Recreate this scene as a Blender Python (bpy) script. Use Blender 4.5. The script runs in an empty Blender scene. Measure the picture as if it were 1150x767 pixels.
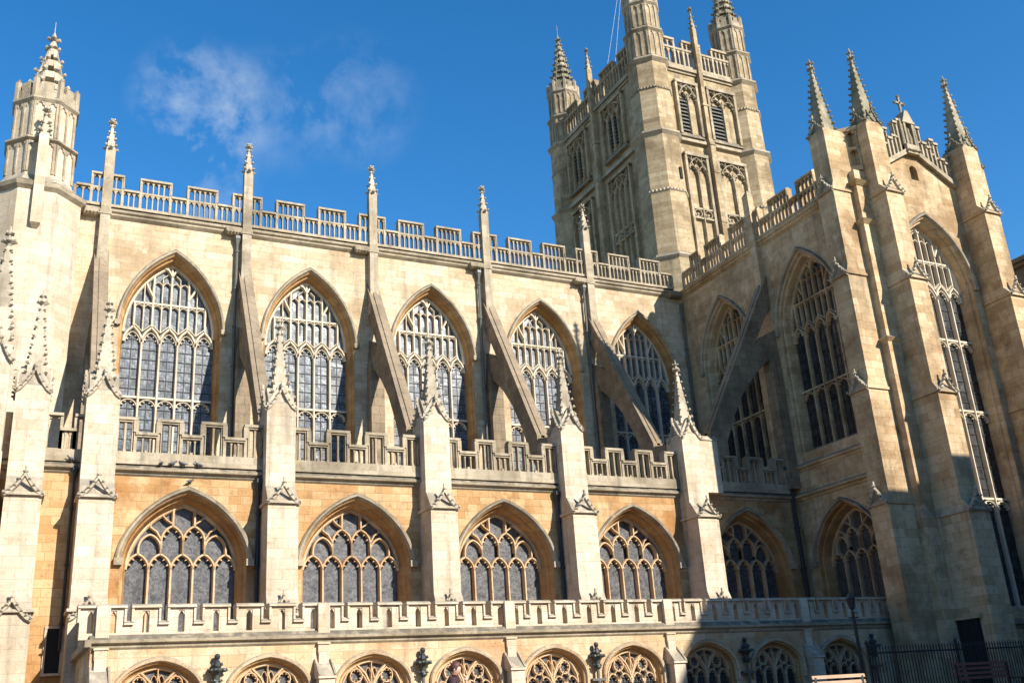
import bpy, math, random
from mathutils import Vector, Matrix
random.seed(7)
R = math.radians
scene = bpy.context.scene
# ------------------------------------------------------------------ camera
CAM = Vector((-2.762, -31.328, -0.892))
YAW, PITCH, ROLL, FPX = R(-27.308), R(20.372), R(-3.835), 1146.4
fw = Vector((-math.sin(YAW)*math.cos(PITCH), math.cos(YAW)*math.cos(PITCH), math.sin(PITCH)))
rt = Vector((math.cos(YAW), math.sin(YAW), 0)); up = rt.cross(fw)
r2 = rt*math.cos(ROLL)+up*math.sin(ROLL); u2 = -rt*math.sin(ROLL)+up*math.cos(ROLL)
cd = bpy.data.cameras.new('camera'); cam = bpy.data.objects.new('camera', cd)
scene.collection.objects.link(cam); scene.camera = cam
M = Matrix.Identity(4)
for i in range(3):
    M[i][0], M[i][1], M[i][2], M[i][3] = r2[i], u2[i], -fw[i], CAM[i]
cam.matrix_world = M
cd.sensor_width = 36; cd.lens = 36*FPX/1150; cd.clip_start = .1; cd.clip_end = 3000
# ------------------------------------------------------------------ sun and sky
SA, SB = .427, .64                       # toward the sun: (SA, -1, SB)
sd = Vector((SA, -1, SB)).normalized()
sl = bpy.data.lights.new('sun', 'SUN'); sl.energy = 5.0; sl.angle = R(.5); sl.color = (1, .95, .87)
so = bpy.data.objects.new('sun', sl); scene.collection.objects.link(so)
so.rotation_euler = sd.to_track_quat('Z', 'Y').to_euler(); so.location = (20, -60, 60)
w = bpy.data.worlds.new('World'); scene.world = w; w.use_nodes = True
nt = w.node_tree; nt.nodes.clear(); N = nt.nodes.new; L = nt.links.new
out = N('ShaderNodeOutputWorld'); bg = N('ShaderNodeBackground'); sky = N('ShaderNodeTexSky')
sky.sky_type = 'NISHITA'; sky.sun_disc = False; sky.sun_elevation = math.asin(sd.z)
sky.sun_rotation = math.atan2(sd.x, sd.y); sky.air_density = 1.0; sky.dust_density = .15; sky.ozone_density = 3.0
bg.inputs[1].default_value = .082
tc = N('ShaderNodeTexCoord')
def cloud_blob(d, c0, c1):
    v = N('ShaderNodeVectorMath'); v.operation = 'DOT_PRODUCT'; v.inputs[1].default_value = Vector(d).normalized()
    L(tc.outputs['Generated'], v.inputs[0]); m = N('ShaderNodeMapRange'); m.interpolation_type = 'SMOOTHSTEP'
    L(v.outputs['Value'], m.inputs[0]); m.inputs[1].default_value = c0; m.inputs[2].default_value = c1
    return m.outputs[0]
def mth(op, a, b):
    m = N('ShaderNodeMath'); m.operation = op
    for i, x in enumerate((a, b)):
        if isinstance(x, (int, float)): m.inputs[i].default_value = x
        else: L(x, m.inputs[i])
    return m.outputs[0]
b1 = cloud_blob((.124, .83, .544), .9975, .9999); b2 = cloud_blob((.255, .79, .555), .9972, 1.0001)
b3 = cloud_blob((.139, .865, .482), .9985, 1.0); b4 = cloud_blob((.19, .818, .548), .9975, 1.0001)
blob = mth('ADD', mth('ADD', mth('MULTIPLY', b1, 1.0), mth('MULTIPLY', b2, .42)), mth('ADD', mth('MULTIPLY', b3, .6), mth('MULTIPLY', b4, .35)))
nz = N('ShaderNodeTexNoise'); nz.inputs['Scale'].default_value = 15; nz.inputs['Detail'].default_value = 9; nz.inputs['Roughness'].default_value = .62
nz.inputs['Distortion'].default_value = .15
L(tc.outputs['Generated'], nz.inputs['Vector'])
mr = N('ShaderNodeMapRange'); L(nz.outputs[0], mr.inputs[0]); mr.inputs[1].default_value = .44; mr.inputs[2].default_value = .68
cf = mth('MULTIPLY', mth('MULTIPLY', blob, mr.outputs[0]), .5)
mx = N('ShaderNodeMix'); mx.data_type = 'RGBA'; L(cf, mx.inputs[0])
hs = N('ShaderNodeHueSaturation'); hs.inputs['Saturation'].default_value = 1.33; hs.inputs['Value'].default_value = 1.48
L(sky.outputs[0], hs.inputs['Color']); L(hs.outputs[0], mx.inputs[6]); mx.inputs[7].default_value = (5.2, 5.9, 6.6, 1)
L(mx.outputs[2], bg.inputs[0]); L(bg.outputs[0], out.inputs[0])
scene.view_settings.view_transform = 'Standard'; scene.view_settings.look = 'None'
scene.view_settings.gamma = 1; scene.view_settings.use_curve_mapping = False
scene.view_settings.exposure = .8

# ------------------------------------------------------------------ materials
def newmat(name):
    m = bpy.data.materials.new(name); m.use_nodes = True
    return m, m.node_tree, m.node_tree.nodes['Principled BSDF']
def stone(name, c1, c2, stain, amt=.5, top=(.20, .18, .14), topamt=.8, joints=.5, bw=.8, rh=.36, rough=.93, streak=0.):
    m, t, p = newmat(name); n = t.nodes.new; l = t.links.new
    tc = n('ShaderNodeTexCoord'); oi = n('ShaderNodeObjectInfo')
    off = n('ShaderNodeVectorMath'); off.operation = 'MULTIPLY_ADD'; l(oi.outputs['Random'], off.inputs[0])
    off.inputs[1].default_value = (37, 19, 0); l(tc.outputs['Object'], off.inputs[2])
    sp = n('ShaderNodeSeparateXYZ'); l(tc.outputs['Object'], sp.inputs[0])
    ad = n('ShaderNodeMath'); ad.operation = 'ADD'; l(sp.outputs[0], ad.inputs[0]); l(sp.outputs[1], ad.inputs[1])
    cb = n('ShaderNodeCombineXYZ'); l(ad.outputs[0], cb.inputs[0]); l(sp.outputs[2], cb.inputs[1])
    def noise(scale, detail, rgh=.6, vec=None):
        q = n('ShaderNodeTexNoise'); q.inputs['Scale'].default_value = scale; q.inputs['Detail'].default_value = detail
        q.inputs['Roughness'].default_value = rgh; l(vec or off.outputs[0], q.inputs['Vector']); return q
    def ramp(s, a, b):
        q = n('ShaderNodeMapRange'); q.interpolation_type = 'SMOOTHSTEP'; l(s, q.inputs[0]); q.inputs[1].default_value = a; q.inputs[2].default_value = b; return q.outputs[0]
    def mul(a, b):
        q = n('ShaderNodeMath'); q.operation = 'MULTIPLY'; l(a, q.inputs[0])
        if isinstance(b, (int, float)): q.inputs[1].default_value = b
        else: l(b, q.inputs[1])
        return q.outputs[0]
    def mix(f, a, b, mode='MIX'):
        q = n('ShaderNodeMix'); q.data_type = 'RGBA'; q.blend_type = mode
        if isinstance(f, (int, float)): q.inputs[0].default_value = f
        else: l(f, q.inputs[0])
        for i, x in ((6, a), (7, b)):
            if isinstance(x, tuple): q.inputs[i].default_value = (*x, 1)
            else: l(x, q.inputs[i])
        return q.outputs[2]
    br = n('ShaderNodeTexBrick'); l(cb.outputs[0], br.inputs['Vector']); br.inputs['Scale'].default_value = 1
    br.inputs['Brick Width'].default_value = bw; br.inputs['Row Height'].default_value = rh
    br.inputs['Mortar Size'].default_value = .009; br.inputs['Mortar Smooth'].default_value = .5
    br.offset = .43; br.squash = .62; br.squash_frequency = 3
    br.inputs['Color1'].default_value = (*c1, 1); br.inputs['Color2'].default_value = (*c2, 1)
    mm = tuple(x*(1-joints*.55) for x in c2); br.inputs['Mortar'].default_value = (*mm, 1)
    big = ramp(noise(.42, 5).outputs[0], .42, .72)
    # second, coarser brick layer picks single odd blocks
    b2 = n('ShaderNodeTexBrick'); l(cb.outputs[0], b2.inputs['Vector']); b2.inputs['Scale'].default_value = 1
    b2.inputs['Brick Width'].default_value = bw; b2.inputs['Row Height'].default_value = rh; b2.offset = .43; b2.squash = .62; b2.squash_frequency = 3
    b2.inputs['Color1'].default_value = (0, 0, 0, 1); b2.inputs['Color2'].default_value = (1, 1, 1, 1); b2.inputs['Mortar Size'].default_value = 0
    b2.inputs['Bias'].default_value = -.25
    col = mix(mul(big, amt), br.outputs[0], stain)
    odd = mul(ramp(b2.outputs[0], .55, 1.0), .55*joints+.1)
    col = mix(odd, col, tuple(.85*x for x in stain))
    mid = noise(1.7, 7, .7); col = mix(mul(ramp(mid.outputs[0], .52, .74), amt*.75), col, tuple(.78*x for x in stain))
    col = mix(mul(ramp(noise(.9, 6, .65).outputs[0], .56, .70), .5), col, tuple(min(.72, 1.18*x) for x in c1))
    fine = noise(5.5, 8, .72)
    col = mix(mul(ramp(fine.outputs[0], .5, .75), .5), col, tuple(.42*x for x in stain))
    if streak:
        ms = n('ShaderNodeMapping'); ms.inputs['Scale'].default_value = (2.6, 2.6, .22); l(off.outputs[0], ms.inputs[0])
        st = noise(1, 6, .6, ms.outputs[0]); col = mix(mul(ramp(st.outputs[0], .5, .75), streak), col, (.13, .115, .085))
    ge = n('ShaderNodeNewGeometry'); sn = n('ShaderNodeSeparateXYZ'); l(ge.outputs['True Normal'], sn.inputs[0])
    tp = mul(ramp(sn.outputs[2], .15, .6), mul(ramp(noise(2.5, 6).outputs[0], .25, .6), topamt))
    col = mix(tp, col, top)
    l(col, p.inputs['Base Color']); p.inputs['Roughness'].default_value = rough; p.inputs['Specular IOR Level'].default_value = .15
    bp = n('ShaderNodeBump'); bp.inputs['Strength'].default_value = .55; bp.inputs['Distance'].default_value = .05
    h = mix(.55, fine.outputs[0], noise(22, 4).outputs[0]); h2 = n('ShaderNodeMath'); h2.operation = 'MULTIPLY_ADD'
    l(br.outputs['Fac'], h2.inputs[0]); h2.inputs[1].default_value = -.45*joints; l(h, h2.inputs[2])
    l(h2.outputs[0], bp.inputs['Height']); l(bp.outputs[0], p.inputs['Normal'])
    return m
MT = {}
MT['clere'] = stone('pale_ashlar', (.62, .50, .35), (.50, .37, .225), (.34, .23, .125), .75, joints=.6, streak=.38)
MT['aisle'] = stone('ochre_ashlar', (.56, .395, .215), (.43, .25, .105), (.32, .145, .045), .9, joints=.5, bw=.7, rh=.3, streak=.45)
MT['pier'] = stone('cream_ashlar', (.63, .53, .405), (.56, .445, .31), (.38, .28, .17), .65, joints=.4, streak=.45)
MT['trim'] = stone('weathered_trim', (.46, .38, .27), (.36, .29, .19), (.17, .135, .09), .85, top=(.12, .105, .08), topamt=.95, joints=.1, streak=.6)
MT['tracery'] = stone('tracery_stone', (.66, .57, .44), (.60, .50, .36), (.42, .32, .20), .45, joints=0, topamt=.3)
MT['tracwarm'] = stone('warm_tracery_stone', (.60, .44, .27), (.54, .36, .20), (.36, .19, .08), .65, joints=0, topamt=.3)
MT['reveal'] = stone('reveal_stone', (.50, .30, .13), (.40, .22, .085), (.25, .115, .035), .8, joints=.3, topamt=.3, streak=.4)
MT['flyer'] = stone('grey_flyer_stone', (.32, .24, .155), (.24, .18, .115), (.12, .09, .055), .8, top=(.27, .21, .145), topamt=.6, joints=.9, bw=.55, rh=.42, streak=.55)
MT['tower'] = stone('tower_ashlar', (.48, .37, .225), (.36, .265, .15), (.18, .125, .065), .8, joints=.6, bw=.6, rh=.3, streak=.6)
MT['trans'] = stone('transept_ashlar', (.62, .465, .285), (.50, .345, .185), (.20, .115, .05), .75, joints=.5, streak=.5)
MT['carved'] = stone('carved_stone', (.54, .46, .34), (.42, .35, .25), (.17, .14, .095), .75, joints=0, top=(.20, .175, .13), topamt=.8, streak=.4)
MT['carvdark'] = stone('lichened_carved_stone', (.42, .36, .25), (.31, .265, .18), (.12, .11, .07), .8, joints=0, top=(.10, .095, .07), topamt=.8, streak=.5)
MT['cloist'] = stone('cloister_ashlar', (.61, .48, .32), (.52, .37, .21), (.40, .20, .08), .85, joints=.4, streak=.4)
def plain(name, c, rough=.6, metal=0., nscale=6, var=.35, bump=.2):
    m, t, p = newmat(name); n = t.nodes.new; l = t.links.new
    tc = n('ShaderNodeTexCoord'); q = n('ShaderNodeTexNoise'); q.inputs['Scale'].default_value = nscale; q.inputs['Detail'].default_value = 6
    l(tc.outputs['Object'], q.inputs['Vector']); x = n('ShaderNodeMix'); x.data_type = 'RGBA'; l(q.outputs[0], x.inputs[0])
    x.inputs[6].default_value = (*[v*(1-var) for v in c], 1); x.inputs[7].default_value = (*[min(1, v*(1+var)) for v in c], 1)
    l(x.outputs[2], p.inputs['Base Color']); p.inputs['Roughness'].default_value = rough; p.inputs['Metallic'].default_value = metal
    b = n('ShaderNodeBump'); b.inputs['Strength'].default_value = bump; b.inputs['Distance'].default_value = .02
    l(q.outputs[0], b.inputs['Height']); l(b.outputs[0], p.inputs['Normal']); return m
MT['lead'] = plain('lead_roof', (.16, .165, .17), .6)
MT['iron'] = plain('black_iron', (.02, .022, .024), .5)
MT['pipe'] = plain('painted_pipe', (.10, .095, .08), .5)
MT['hopper'] = plain('dark_hopper', (.045, .055, .045), .5)
MT['louvre'] = plain('louvre_slate', (.10, .095, .08), .8)
MT['dark'] = plain('near_black', (.012, .011, .01), .9)  # near-black paint; in the belfry it stands in for unlit depth
def glassmat(name, c, sx, sz, lw=.07, rough=.3, diamond=False, lead=(.035, .035, .035)):
    m, t, p = newmat(name); n = t.nodes.new; l = t.links.new
    tc = n('ShaderNodeTexCoord'); sp = n('ShaderNodeSeparateXYZ'); l(tc.outputs['Object'], sp.inputs[0])
    cb = n('ShaderNodeCombineXYZ')
    if diamond:
        for i, (s1, op) in enumerate((('ADD', 0), ('SUBTRACT', 0))):
            q = n('ShaderNodeMath'); q.operation = s1; k = n('ShaderNodeMath'); k.operation = 'MULTIPLY'; k.inputs[1].default_value = 1.35
            l(sp.outputs[0], k.inputs[0]); l(k.outputs[0], q.inputs[0]); l(sp.outputs[2], q.inputs[1]); l(q.outputs[0], cb.inputs[i])
    else:
        l(sp.outputs[0], cb.inputs[0]); l(sp.outputs[2], cb.inputs[1])
    br = n('ShaderNodeTexBrick'); br.offset = 0; br.squash = 1; l(cb.outputs[0], br.inputs['Vector']); br.inputs['Scale'].default_value = 1
    br.inputs['Brick Width'].default_value = sx; br.inputs['Row Height'].default_value = sz; br.inputs['Mortar Size'].default_value = lw*sx
    br.inputs['Mortar Smooth'].default_value = .1
    br.inputs['Color1'].default_value = (*[v*.5 for v in c], 1); br.inputs['Color2'].default_value = (*[v*1.6 for v in c], 1); br.inputs['Mortar'].default_value = (*lead, 1)
    q = n('ShaderNodeTexNoise'); q.inputs['Scale'].default_value = 2.2; q.inputs['Detail'].default_value = 5; l(tc.outputs['Object'], q.inputs['Vector'])
    oi = n('ShaderNodeObjectInfo'); of = n('ShaderNodeVectorMath'); of.operation = 'MULTIPLY_ADD'; l(oi.outputs['Random'], of.inputs[0]); of.inputs[1].default_value = (31, 0, 17); l(tc.outputs['Object'], of.inputs[2])
    l(of.outputs[0], q.inputs['Vector'])
    x = n('ShaderNodeMix'); x.data_type = 'RGBA'; x.blend_type = 'OVERLAY'; x.inputs[0].default_value = .95; l(br.outputs[0], x.inputs[6]); l(q.outputs[0], x.inputs[7])
    wn = n('ShaderNodeTexWhiteNoise'); fl_ = n('ShaderNodeVectorMath'); fl_.operation = 'SNAP'; l(cb.outputs[0], fl_.inputs[0]); fl_.inputs[1].default_value = (sx*2, sz*2, 1)
    a3 = n('ShaderNodeVectorMath'); l(fl_.outputs[0], a3.inputs[0]); l(oi.outputs['Random'], a3.inputs[1]); l(a3.outputs[0], wn.inputs['Vector'])
    ro = n('ShaderNodeMapRange'); l(wn.outputs['Value'], ro.inputs[0]); ro.inputs[3].default_value = rough*.72; ro.inputs[4].default_value = rough*1.5; l(ro.outputs[0], p.inputs['Roughness'])
    l(x.outputs[2], p.inputs['Base Color'])
    p.inputs['Metallic'].default_value = 0; p.inputs['Specular IOR Level'].default_value = .5
    # every quarry sits at a slightly different angle
    b = n('ShaderNodeBump'); b.inputs['Strength'].default_value = .5; b.inputs['Distance'].default_value = .03
    q2 = n('ShaderNodeTexNoise'); q2.inputs['Scale'].default_value = 4.5; l(tc.outputs['Object'], q2.inputs['Vector'])
    l(q2.outputs[0], b.inputs['Height']); l(b.outputs[0], p.inputs['Normal']); return m
MT['glass'] = glassmat('leaded_glass', (.085, .095, .105), .105, .15, .09, .42)
MT['glass_a'] = glassmat('grey_leaded_glass', (.075, .07, .068), .11, .11, .11, .42, True)
MT['glass_t'] = glassmat('dark_shade_glass', (.03, .03, .03), .21, .26, .10, .3)  # darker glass; puts shade into the colour of the transept windows

# ------------------------------------------------------------------ mesh builder
class MB:
    def __init__(s, ox=0, oy=0, oz=0): s.v = []; s.f = []; s.o = (ox, oy, oz)
    def add(s, vs, fs):
        b = len(s.v); o = s.o; s.v += [(x+o[0], y+o[1], z+o[2]) for x, y, z in vs]; s.f += [tuple(i+b for i in f) for f in fs]
    def box(s, x0, x1, y0, y1, z0, z1):
        s.add([(x, y, z) for z in (z0, z1) for y in (y0, y1) for x in (x0, x1)],
              [(0, 2, 3, 1), (4, 5, 7, 6), (0, 1, 5, 4), (2, 6, 7, 3), (0, 4, 6, 2), (1, 3, 7, 5)])
    def taper(s, x0, x1, y0, y1, z0, X0, X1, Y0, Y1, z1):
        s.add([(x0, y0, z0), (x1, y0, z0), (x0, y1, z0), (x1, y1, z0), (X0, Y0, z1), (X1, Y0, z1), (X0, Y1, z1), (X1, Y1, z1)],
              [(0, 2, 3, 1), (4, 5, 7, 6), (0, 1, 5, 4), (2, 6, 7, 3), (0, 4, 6, 2), (1, 3, 7, 5)])
    def prism(s, poly, a, b, axis='y'):
        n = len(poly)
        P = {'y': lambda p, t: (p[0], t, p[1]), 'x': lambda p, t: (t, p[0], p[1]), 'z': lambda p, t: (p[0], p[1], t)}[axis]
        s.add([P(p, a) for p in poly]+[P(p, b) for p in poly],
              [tuple(range(n)), tuple(range(2*n-1, n-1, -1))]+[(i, n+i, n+(i+1) % n, (i+1) % n) for i in range(n)])
    def bar(s, pts, w, yb, yf, k=.5, closed=False):
        """moulded bar along a polyline of (x, z): wide at the back, a narrow nose in front"""
        n = len(pts); offs = []
        for i in range(n):
            a = pts[(i-1) % n] if (i or closed) else pts[0]; b = pts[(i+1) % n] if (i < n-1 or closed) else pts[-1]
            dx, dz = b[0]-a[0], b[1]-a[1]; ln = math.hypot(dx, dz) or 1; offs.append((-dz/ln, dx/ln))
        vs = []; ym = (yb+yf*2)/3
        for (x, z), (nx, nz) in zip(pts, offs):
            h = w/2; g = h*k
            vs += [(x-nx*h, yb, z-nz*h), (x-nx*h, ym, z-nz*h), (x-nx*g, yf, z-nz*g), (x+nx*g, yf, z+nz*g), (x+nx*h, ym, z+nz*h), (x+nx*h, yb, z+nz*h)]
        fs = []; seg = n if closed else n-1
        for i in range(seg):
            a, b = i*6, ((i+1) % n)*6
            fs += [(a+j, a+(j+1) % 6, b+(j+1) % 6, b+j) for j in range(6)]
        if not closed: fs += [tuple(range(5, -1, -1)), tuple((n-1)*6+j for j in range(6))]
        s.add(vs, fs)
    def loft(s, prof):
        """prof: list of (outline pts, y) of equal length; open outlines"""
        n = len(prof[0][0]); vs = [(x, y, z) for o, y in prof for x, z in o]; fs = []
        for k in range(len(prof)-1):
            for i in range(n-1):
                a = k*n+i; fs.append((a, a+1, a+n+1, a+n))
        s.add(vs, fs)
    def ngon(s, cx, cy, prof, n=8, rot=22.5, caps=True):
        vs = []; fs = []
        for r, z in prof:
            for i in range(n):
                a = R(rot+360*i/n); vs.append((cx+r*math.cos(a), cy+r*math.sin(a), z))
        for k in range(len(prof)-1):
            for i in range(n): fs.append((k*n+i, k*n+(i+1) % n, (k+1)*n+(i+1) % n, (k+1)*n+i))
        if caps: fs += [tuple(range(n-1, -1, -1)), tuple((len(prof)-1)*n+i for i in range(n))]
        s.add(vs, fs)
    def crocket(s, x, y, z, dx, dy, r):
        """little curled leaf pushed out along (dx, dy)"""
        t = (-dy, dx); k = random.uniform(.85, 1.15); r *= k
        x -= dx*r*.18; y -= dy*r*.18; c = (x+dx*r*.8, y+dy*r*.8, z)
        vs = [(x-t[0]*r*.45, y-t[1]*r*.45, z-r*.5), (x+t[0]*r*.45, y+t[1]*r*.45, z-r*.5), (x, y, z+r*.25),
              (c[0]-t[0]*r*.6, c[1]-t[1]*r*.6, z+r*.1), (c[0]+t[0]*r*.6, c[1]+t[1]*r*.6, z+r*.1),
              (c[0]+dx*r*.55, c[1]+dy*r*.55, z-r*.15), (c[0]+dx*r*.15, c[1]+dy*r*.15, z+r*.75), (c[0], c[1], z-r*.35)]
        s.add(vs, [(0, 3, 2), (1, 2, 4), (2, 3, 6), (2, 6, 4), (3, 5, 6), (4, 6, 5), (0, 7, 5, 3), (1, 4, 5, 7), (0, 1, 7)])
    def build(s, name, mat, parent=None, loc=(0, 0, 0), rz=0, smooth=False):
        me = bpy.data.meshes.new(name); me.from_pydata(s.v, [], s.f); me.validate(); me.update()
        if smooth: me.polygons.foreach_set('use_smooth', [True]*len(me.polygons))
        me.materials.append(mat); o = bpy.data.objects.new(name, me); scene.collection.objects.link(o)
        o.location = loc; o.rotation_euler = (0, 0, rz)
        if parent: o.parent = parent
        return o
def tag(o, label=None, cat=None, group=None, kind=None):
    if label: o['label'] = label
    if cat: o['category'] = cat
    if group: o['group'] = group
    if kind: o['kind'] = kind
    return o
def thing(name, label, cat, loc=(0, 0, 0), rz=0, group=None):
    o = bpy.data.objects.new(name, None); scene.collection.objects.link(o); o.location = loc; o.rotation_euler = (0, 0, rz)
    o.empty_display_size = .3
    return tag(o, label, cat, group)
def kids(o): return [c for c in bpy.data.objects if c.parent == o]
def dup(o, parent=None, loc=None, rz=None):
    c = o.copy(); scene.collection.objects.link(c); c.parent = parent if parent is not None else o.parent
    if loc is not None: c.location = loc
    if rz is not None: c.rotation_euler = (0, 0, rz)
    for ch in kids(o): dup(ch, c)
    return c

# ------------------------------------------------------------------ arches
def arch(hw, zs, za, z0=None, n=12, kind='gothic', cx=0.):
    """open outline left foot -> apex -> right foot, as (x, z)"""
    rise = za-zs; L_ = []
    if kind == 'gothic':
        rad = (hw*hw+rise*rise)/(2*hw); c = hw-rad      # right arc has its centre at x=c
        a1 = math.atan2(rise, -c) if c < 0 else math.atan2(rise, -c)
        for i in range(n+1):
            a = a1*i/n; L_.append((c+rad*math.cos(a), zs+rad*math.sin(a)))
        L_[-1] = (0, za)
    else:
        for i in range(n+1):
            a = math.pi/2*i/n; x = hw*math.cos(a); L_.append((x, zs+rise*(kind*math.sin(a)+(1-kind)*(1-x/hw))))
    right = [(x+cx, z) for x, z in L_]; left = [(cx-x, z) for x, z in L_[:-1]]
    o = left+right[::-1]
    if z0 is not None: o = [(cx-hw, z0)]+o+[(cx+hw, z0)]
    return o
def ztop(out, x):
    for (a, b), (c, d) in zip(out, out[1:]):
        if a <= x <= c and c > a: return b+(d-b)*(x-a)/(c-a)
    return out[0][1] if out else 0
def wall_hole(mb, x0, x1, z0, z1, hole, y=0.):
    """flat wall [x0,x1]x[z0,z1] at y with an opening (closed below by its sill)"""
    zs = hole[0][1]; n = len(hole); ai = max(range(n), key=lambda i: hole[i][1]); q = []
    def quad(*p): mb.add([(a, y, b) for a, b in p], [tuple(range(len(p)))])
    if zs > z0: quad((x0, z0), (x1, z0), (x1, zs), (hole[-1][0], zs), (hole[0][0], zs), (x0, zs))
    for i in range(ai):
        a, b = hole[i], hole[i+1]
        if b[1] > a[1]: quad((x0, a[1]), a, b, (x0, b[1]))
    for i in range(ai, n-1):
        a, b = hole[i], hole[i+1]
        if a[1] > b[1]: quad(b, (x1, b[1]), (x1, a[1]), a)
    za = hole[ai][1]; quad((x0, za), (hole[ai][0], za), (x1, za), (x1, z1), (x0, z1))
def light_head(mb, cx, hw, zs, rise, w, yb, yf, cusps=True, n=6):
    o = arch(hw, zs, zs+rise, n=n, cx=cx); mb.bar(o, w, yb, yf)
    if cusps:
        for sx in (-1, 1):
            for t, l in ((.30, .34), (.66, .30)):
                i = int(t*n+.5); p = o[i] if sx < 0 else o[-1-i]
                q = (p[0]-sx*hw*l, p[1]-rise*.2); e = min(.06, hw*.16)
                mb.prism([(p[0], p[1]+e), (p[0], p[1]-e), q] if sx < 0 else [(p[0], p[1]-e), (p[0], p[1]+e), q], yb, yf+.06)
    return o
def clip_line(mb, x, z0, out, w, yb, yf, z1=None):
    t = ztop(out, x)+.02; t = min(t, z1) if z1 else t
    if t > z0+.05: mb.bar([(x, z0), (x, t)], w, yb, yf)
def inside(out, x, z): return out[0][0] < x < out[-1][0] and z < ztop(out, x)

def jambs(name_parent, hood_o, mids, mat_r, mat_h, hood=.16, stop=None):
    pass

def make_clere_window(zsill=10.3, extra_transoms=(13.35,), hw=1.98, mats=('tracery', 'glass', 'reveal', 'trim'), zs=16.4, top=20.4, depth=.72, low=None):
    """five-light perpendicular window; local origin on the wall plane below its centre"""
    # hood mould
    h = MB(); zst = zs+.25
    def o(hw_, za, z0): return arch(hw_, zs, za, z0)
    h.loft([(o(hw+.37, top, zst), .0), (o(hw+.37, top, zst), -.10), (o(hw+.32, top-.07, zst), -.17), (o(hw+.25, top-.17, zst), -.14), (o(hw+.22, top-.22, zst), -.03), (o(hw+.21, top-.24, zst), .0)])
    for sx in (-1, 1): h.box(sx*(hw+.3)-.12, sx*(hw+.3)+.12, -.17, .0, zst-.22, zst)
    # reveal
    rv = MB()
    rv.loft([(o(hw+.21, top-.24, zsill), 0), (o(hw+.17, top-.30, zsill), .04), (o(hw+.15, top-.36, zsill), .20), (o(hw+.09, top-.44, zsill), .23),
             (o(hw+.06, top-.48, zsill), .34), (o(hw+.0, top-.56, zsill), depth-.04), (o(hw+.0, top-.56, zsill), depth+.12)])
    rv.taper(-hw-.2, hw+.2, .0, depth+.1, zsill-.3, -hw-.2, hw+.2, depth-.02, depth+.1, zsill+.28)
    inner = o(hw, top-.56, zsill)
    g = MB(); g.add([(x, depth+.05, z) for x, z in inner], [tuple(range(len(inner)))])
    t = MB(); yb, yf = depth+.06, depth-.16; p = hw*2/5-.02; W = .115
    t.bar(inner[1:-1], .16, yb, yf+.02)
    zc = zs-.45                                  # springing of the light heads
    rowA, rowB = zs+1.42, zs+2.45
    mull = [-1.5*p, -.5*p, .5*p, 1.5*p]; cen = [-2*p, -p, 0, p, 2*p]
    for x in mull: t.bar([(x, zsill), (x, zc+.15)], W, yb, yf)
    for tr in extra_transoms:
        t.box(-hw, hw, yf+.05, yb, tr, tr+.09)
        for c in cen: light_head(t, c, p/2-.03, tr-.42, .36, .06, yb, yf+.04)
    for c in cen:
        light_head(t, c, p/2-.07, zc+.0, .50, .05, yb, yf+.06)
        # ogee that carries the supermullion
        t.bar([(c-p/2, zc), (c-p/2+.02, zc+.22), (c-p*.30, zc+.50), (c, zc+.74)], W*1.05, yb, yf)
        t.bar([(c+p/2, zc), (c+p/2-.02, zc+.22), (c+p*.30, zc+.50), (c, zc+.74)], W*1.05, yb, yf)
    bA = zc+.8
    for c in cen:
        if abs(c) < 2*p-.01: clip_line(t, c, bA-.02, inner, W, yb, yf)
        else: clip_line(t, c, bA-.02, inner, W, yb, yf, rowA)
    for x in mull:                               # V at the foot, minor mullion above
        t.bar([(x-p/2, bA+.1), (x, bA-.27), (x+p/2, bA+.1)], .07, yb, yf+.03)
        clip_line(t, x, bA-.27, inner, .07, yb, yf+.02, rowB if abs(x) < p else rowA)
    t.box(-2*p-.05, 2*p+.05, yf+.03, yb, rowA, rowA+.08)
    for i in range(8):                           # panel heads of tier A
        c = -2*p+p/4+i*p/2
        if inside(inner, c, rowA-.1): light_head(t, c, p/4-.01, rowA-.24, .2, .045, yb, yf+.05, cusps=False)
    for i in range(4):
        c = -p+p/4+i*p/2; light_head(t, c, p/4-.005, rowB-.14, .24, .055, yb, yf+.04, cusps=False)
    for sx in (-1, 1):                           # slanting daggers
        t.bar([(sx*p, rowA+.35), (sx*p*1.28, rowA+.75), (sx*p*1.42, rowA+1.0)], .12, yb, yf-.03)
        clip_line(t, sx*1.5*p, rowA, inner, .06, yb, yf+.03)
        t.bar([(0, rowB+.45), (sx*p*.2, rowB+.72), (sx*p*.5, rowB+.83)], .12, yb, yf-.03)
        t.bar([(sx*p*.5, rowB+.05), (sx*p*.5, rowB+.32), (sx*p*.25, rowB+.5)], .05, yb, yf+.04)
    # saddle bars
    return h, rv, t, g, inner, depth
def saddle(zr, x0, x1, y, step, vert=()):
    s = MB(); z = zr[0]
    while z < zr[1]: s.box(x0, x1, y-.02, y, z-.012, z+.012); z += step
    for x in vert: s.box(x-.012, x+.012, y-.02, y, zr[0], zr[1])
    return s
def place_window(parent, name, parts, mats, loc, rz=0, label=None, bars=None):
    h, rv, t, g, inner, d = parts
    o = t.build(name, MT[mats[0]], parent, loc, rz)
    if label: o['label'] = label
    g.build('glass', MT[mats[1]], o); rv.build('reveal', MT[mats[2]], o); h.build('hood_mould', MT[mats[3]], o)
    if bars: bars.build('saddle_bars', MT['iron'], o)
    return o

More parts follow.
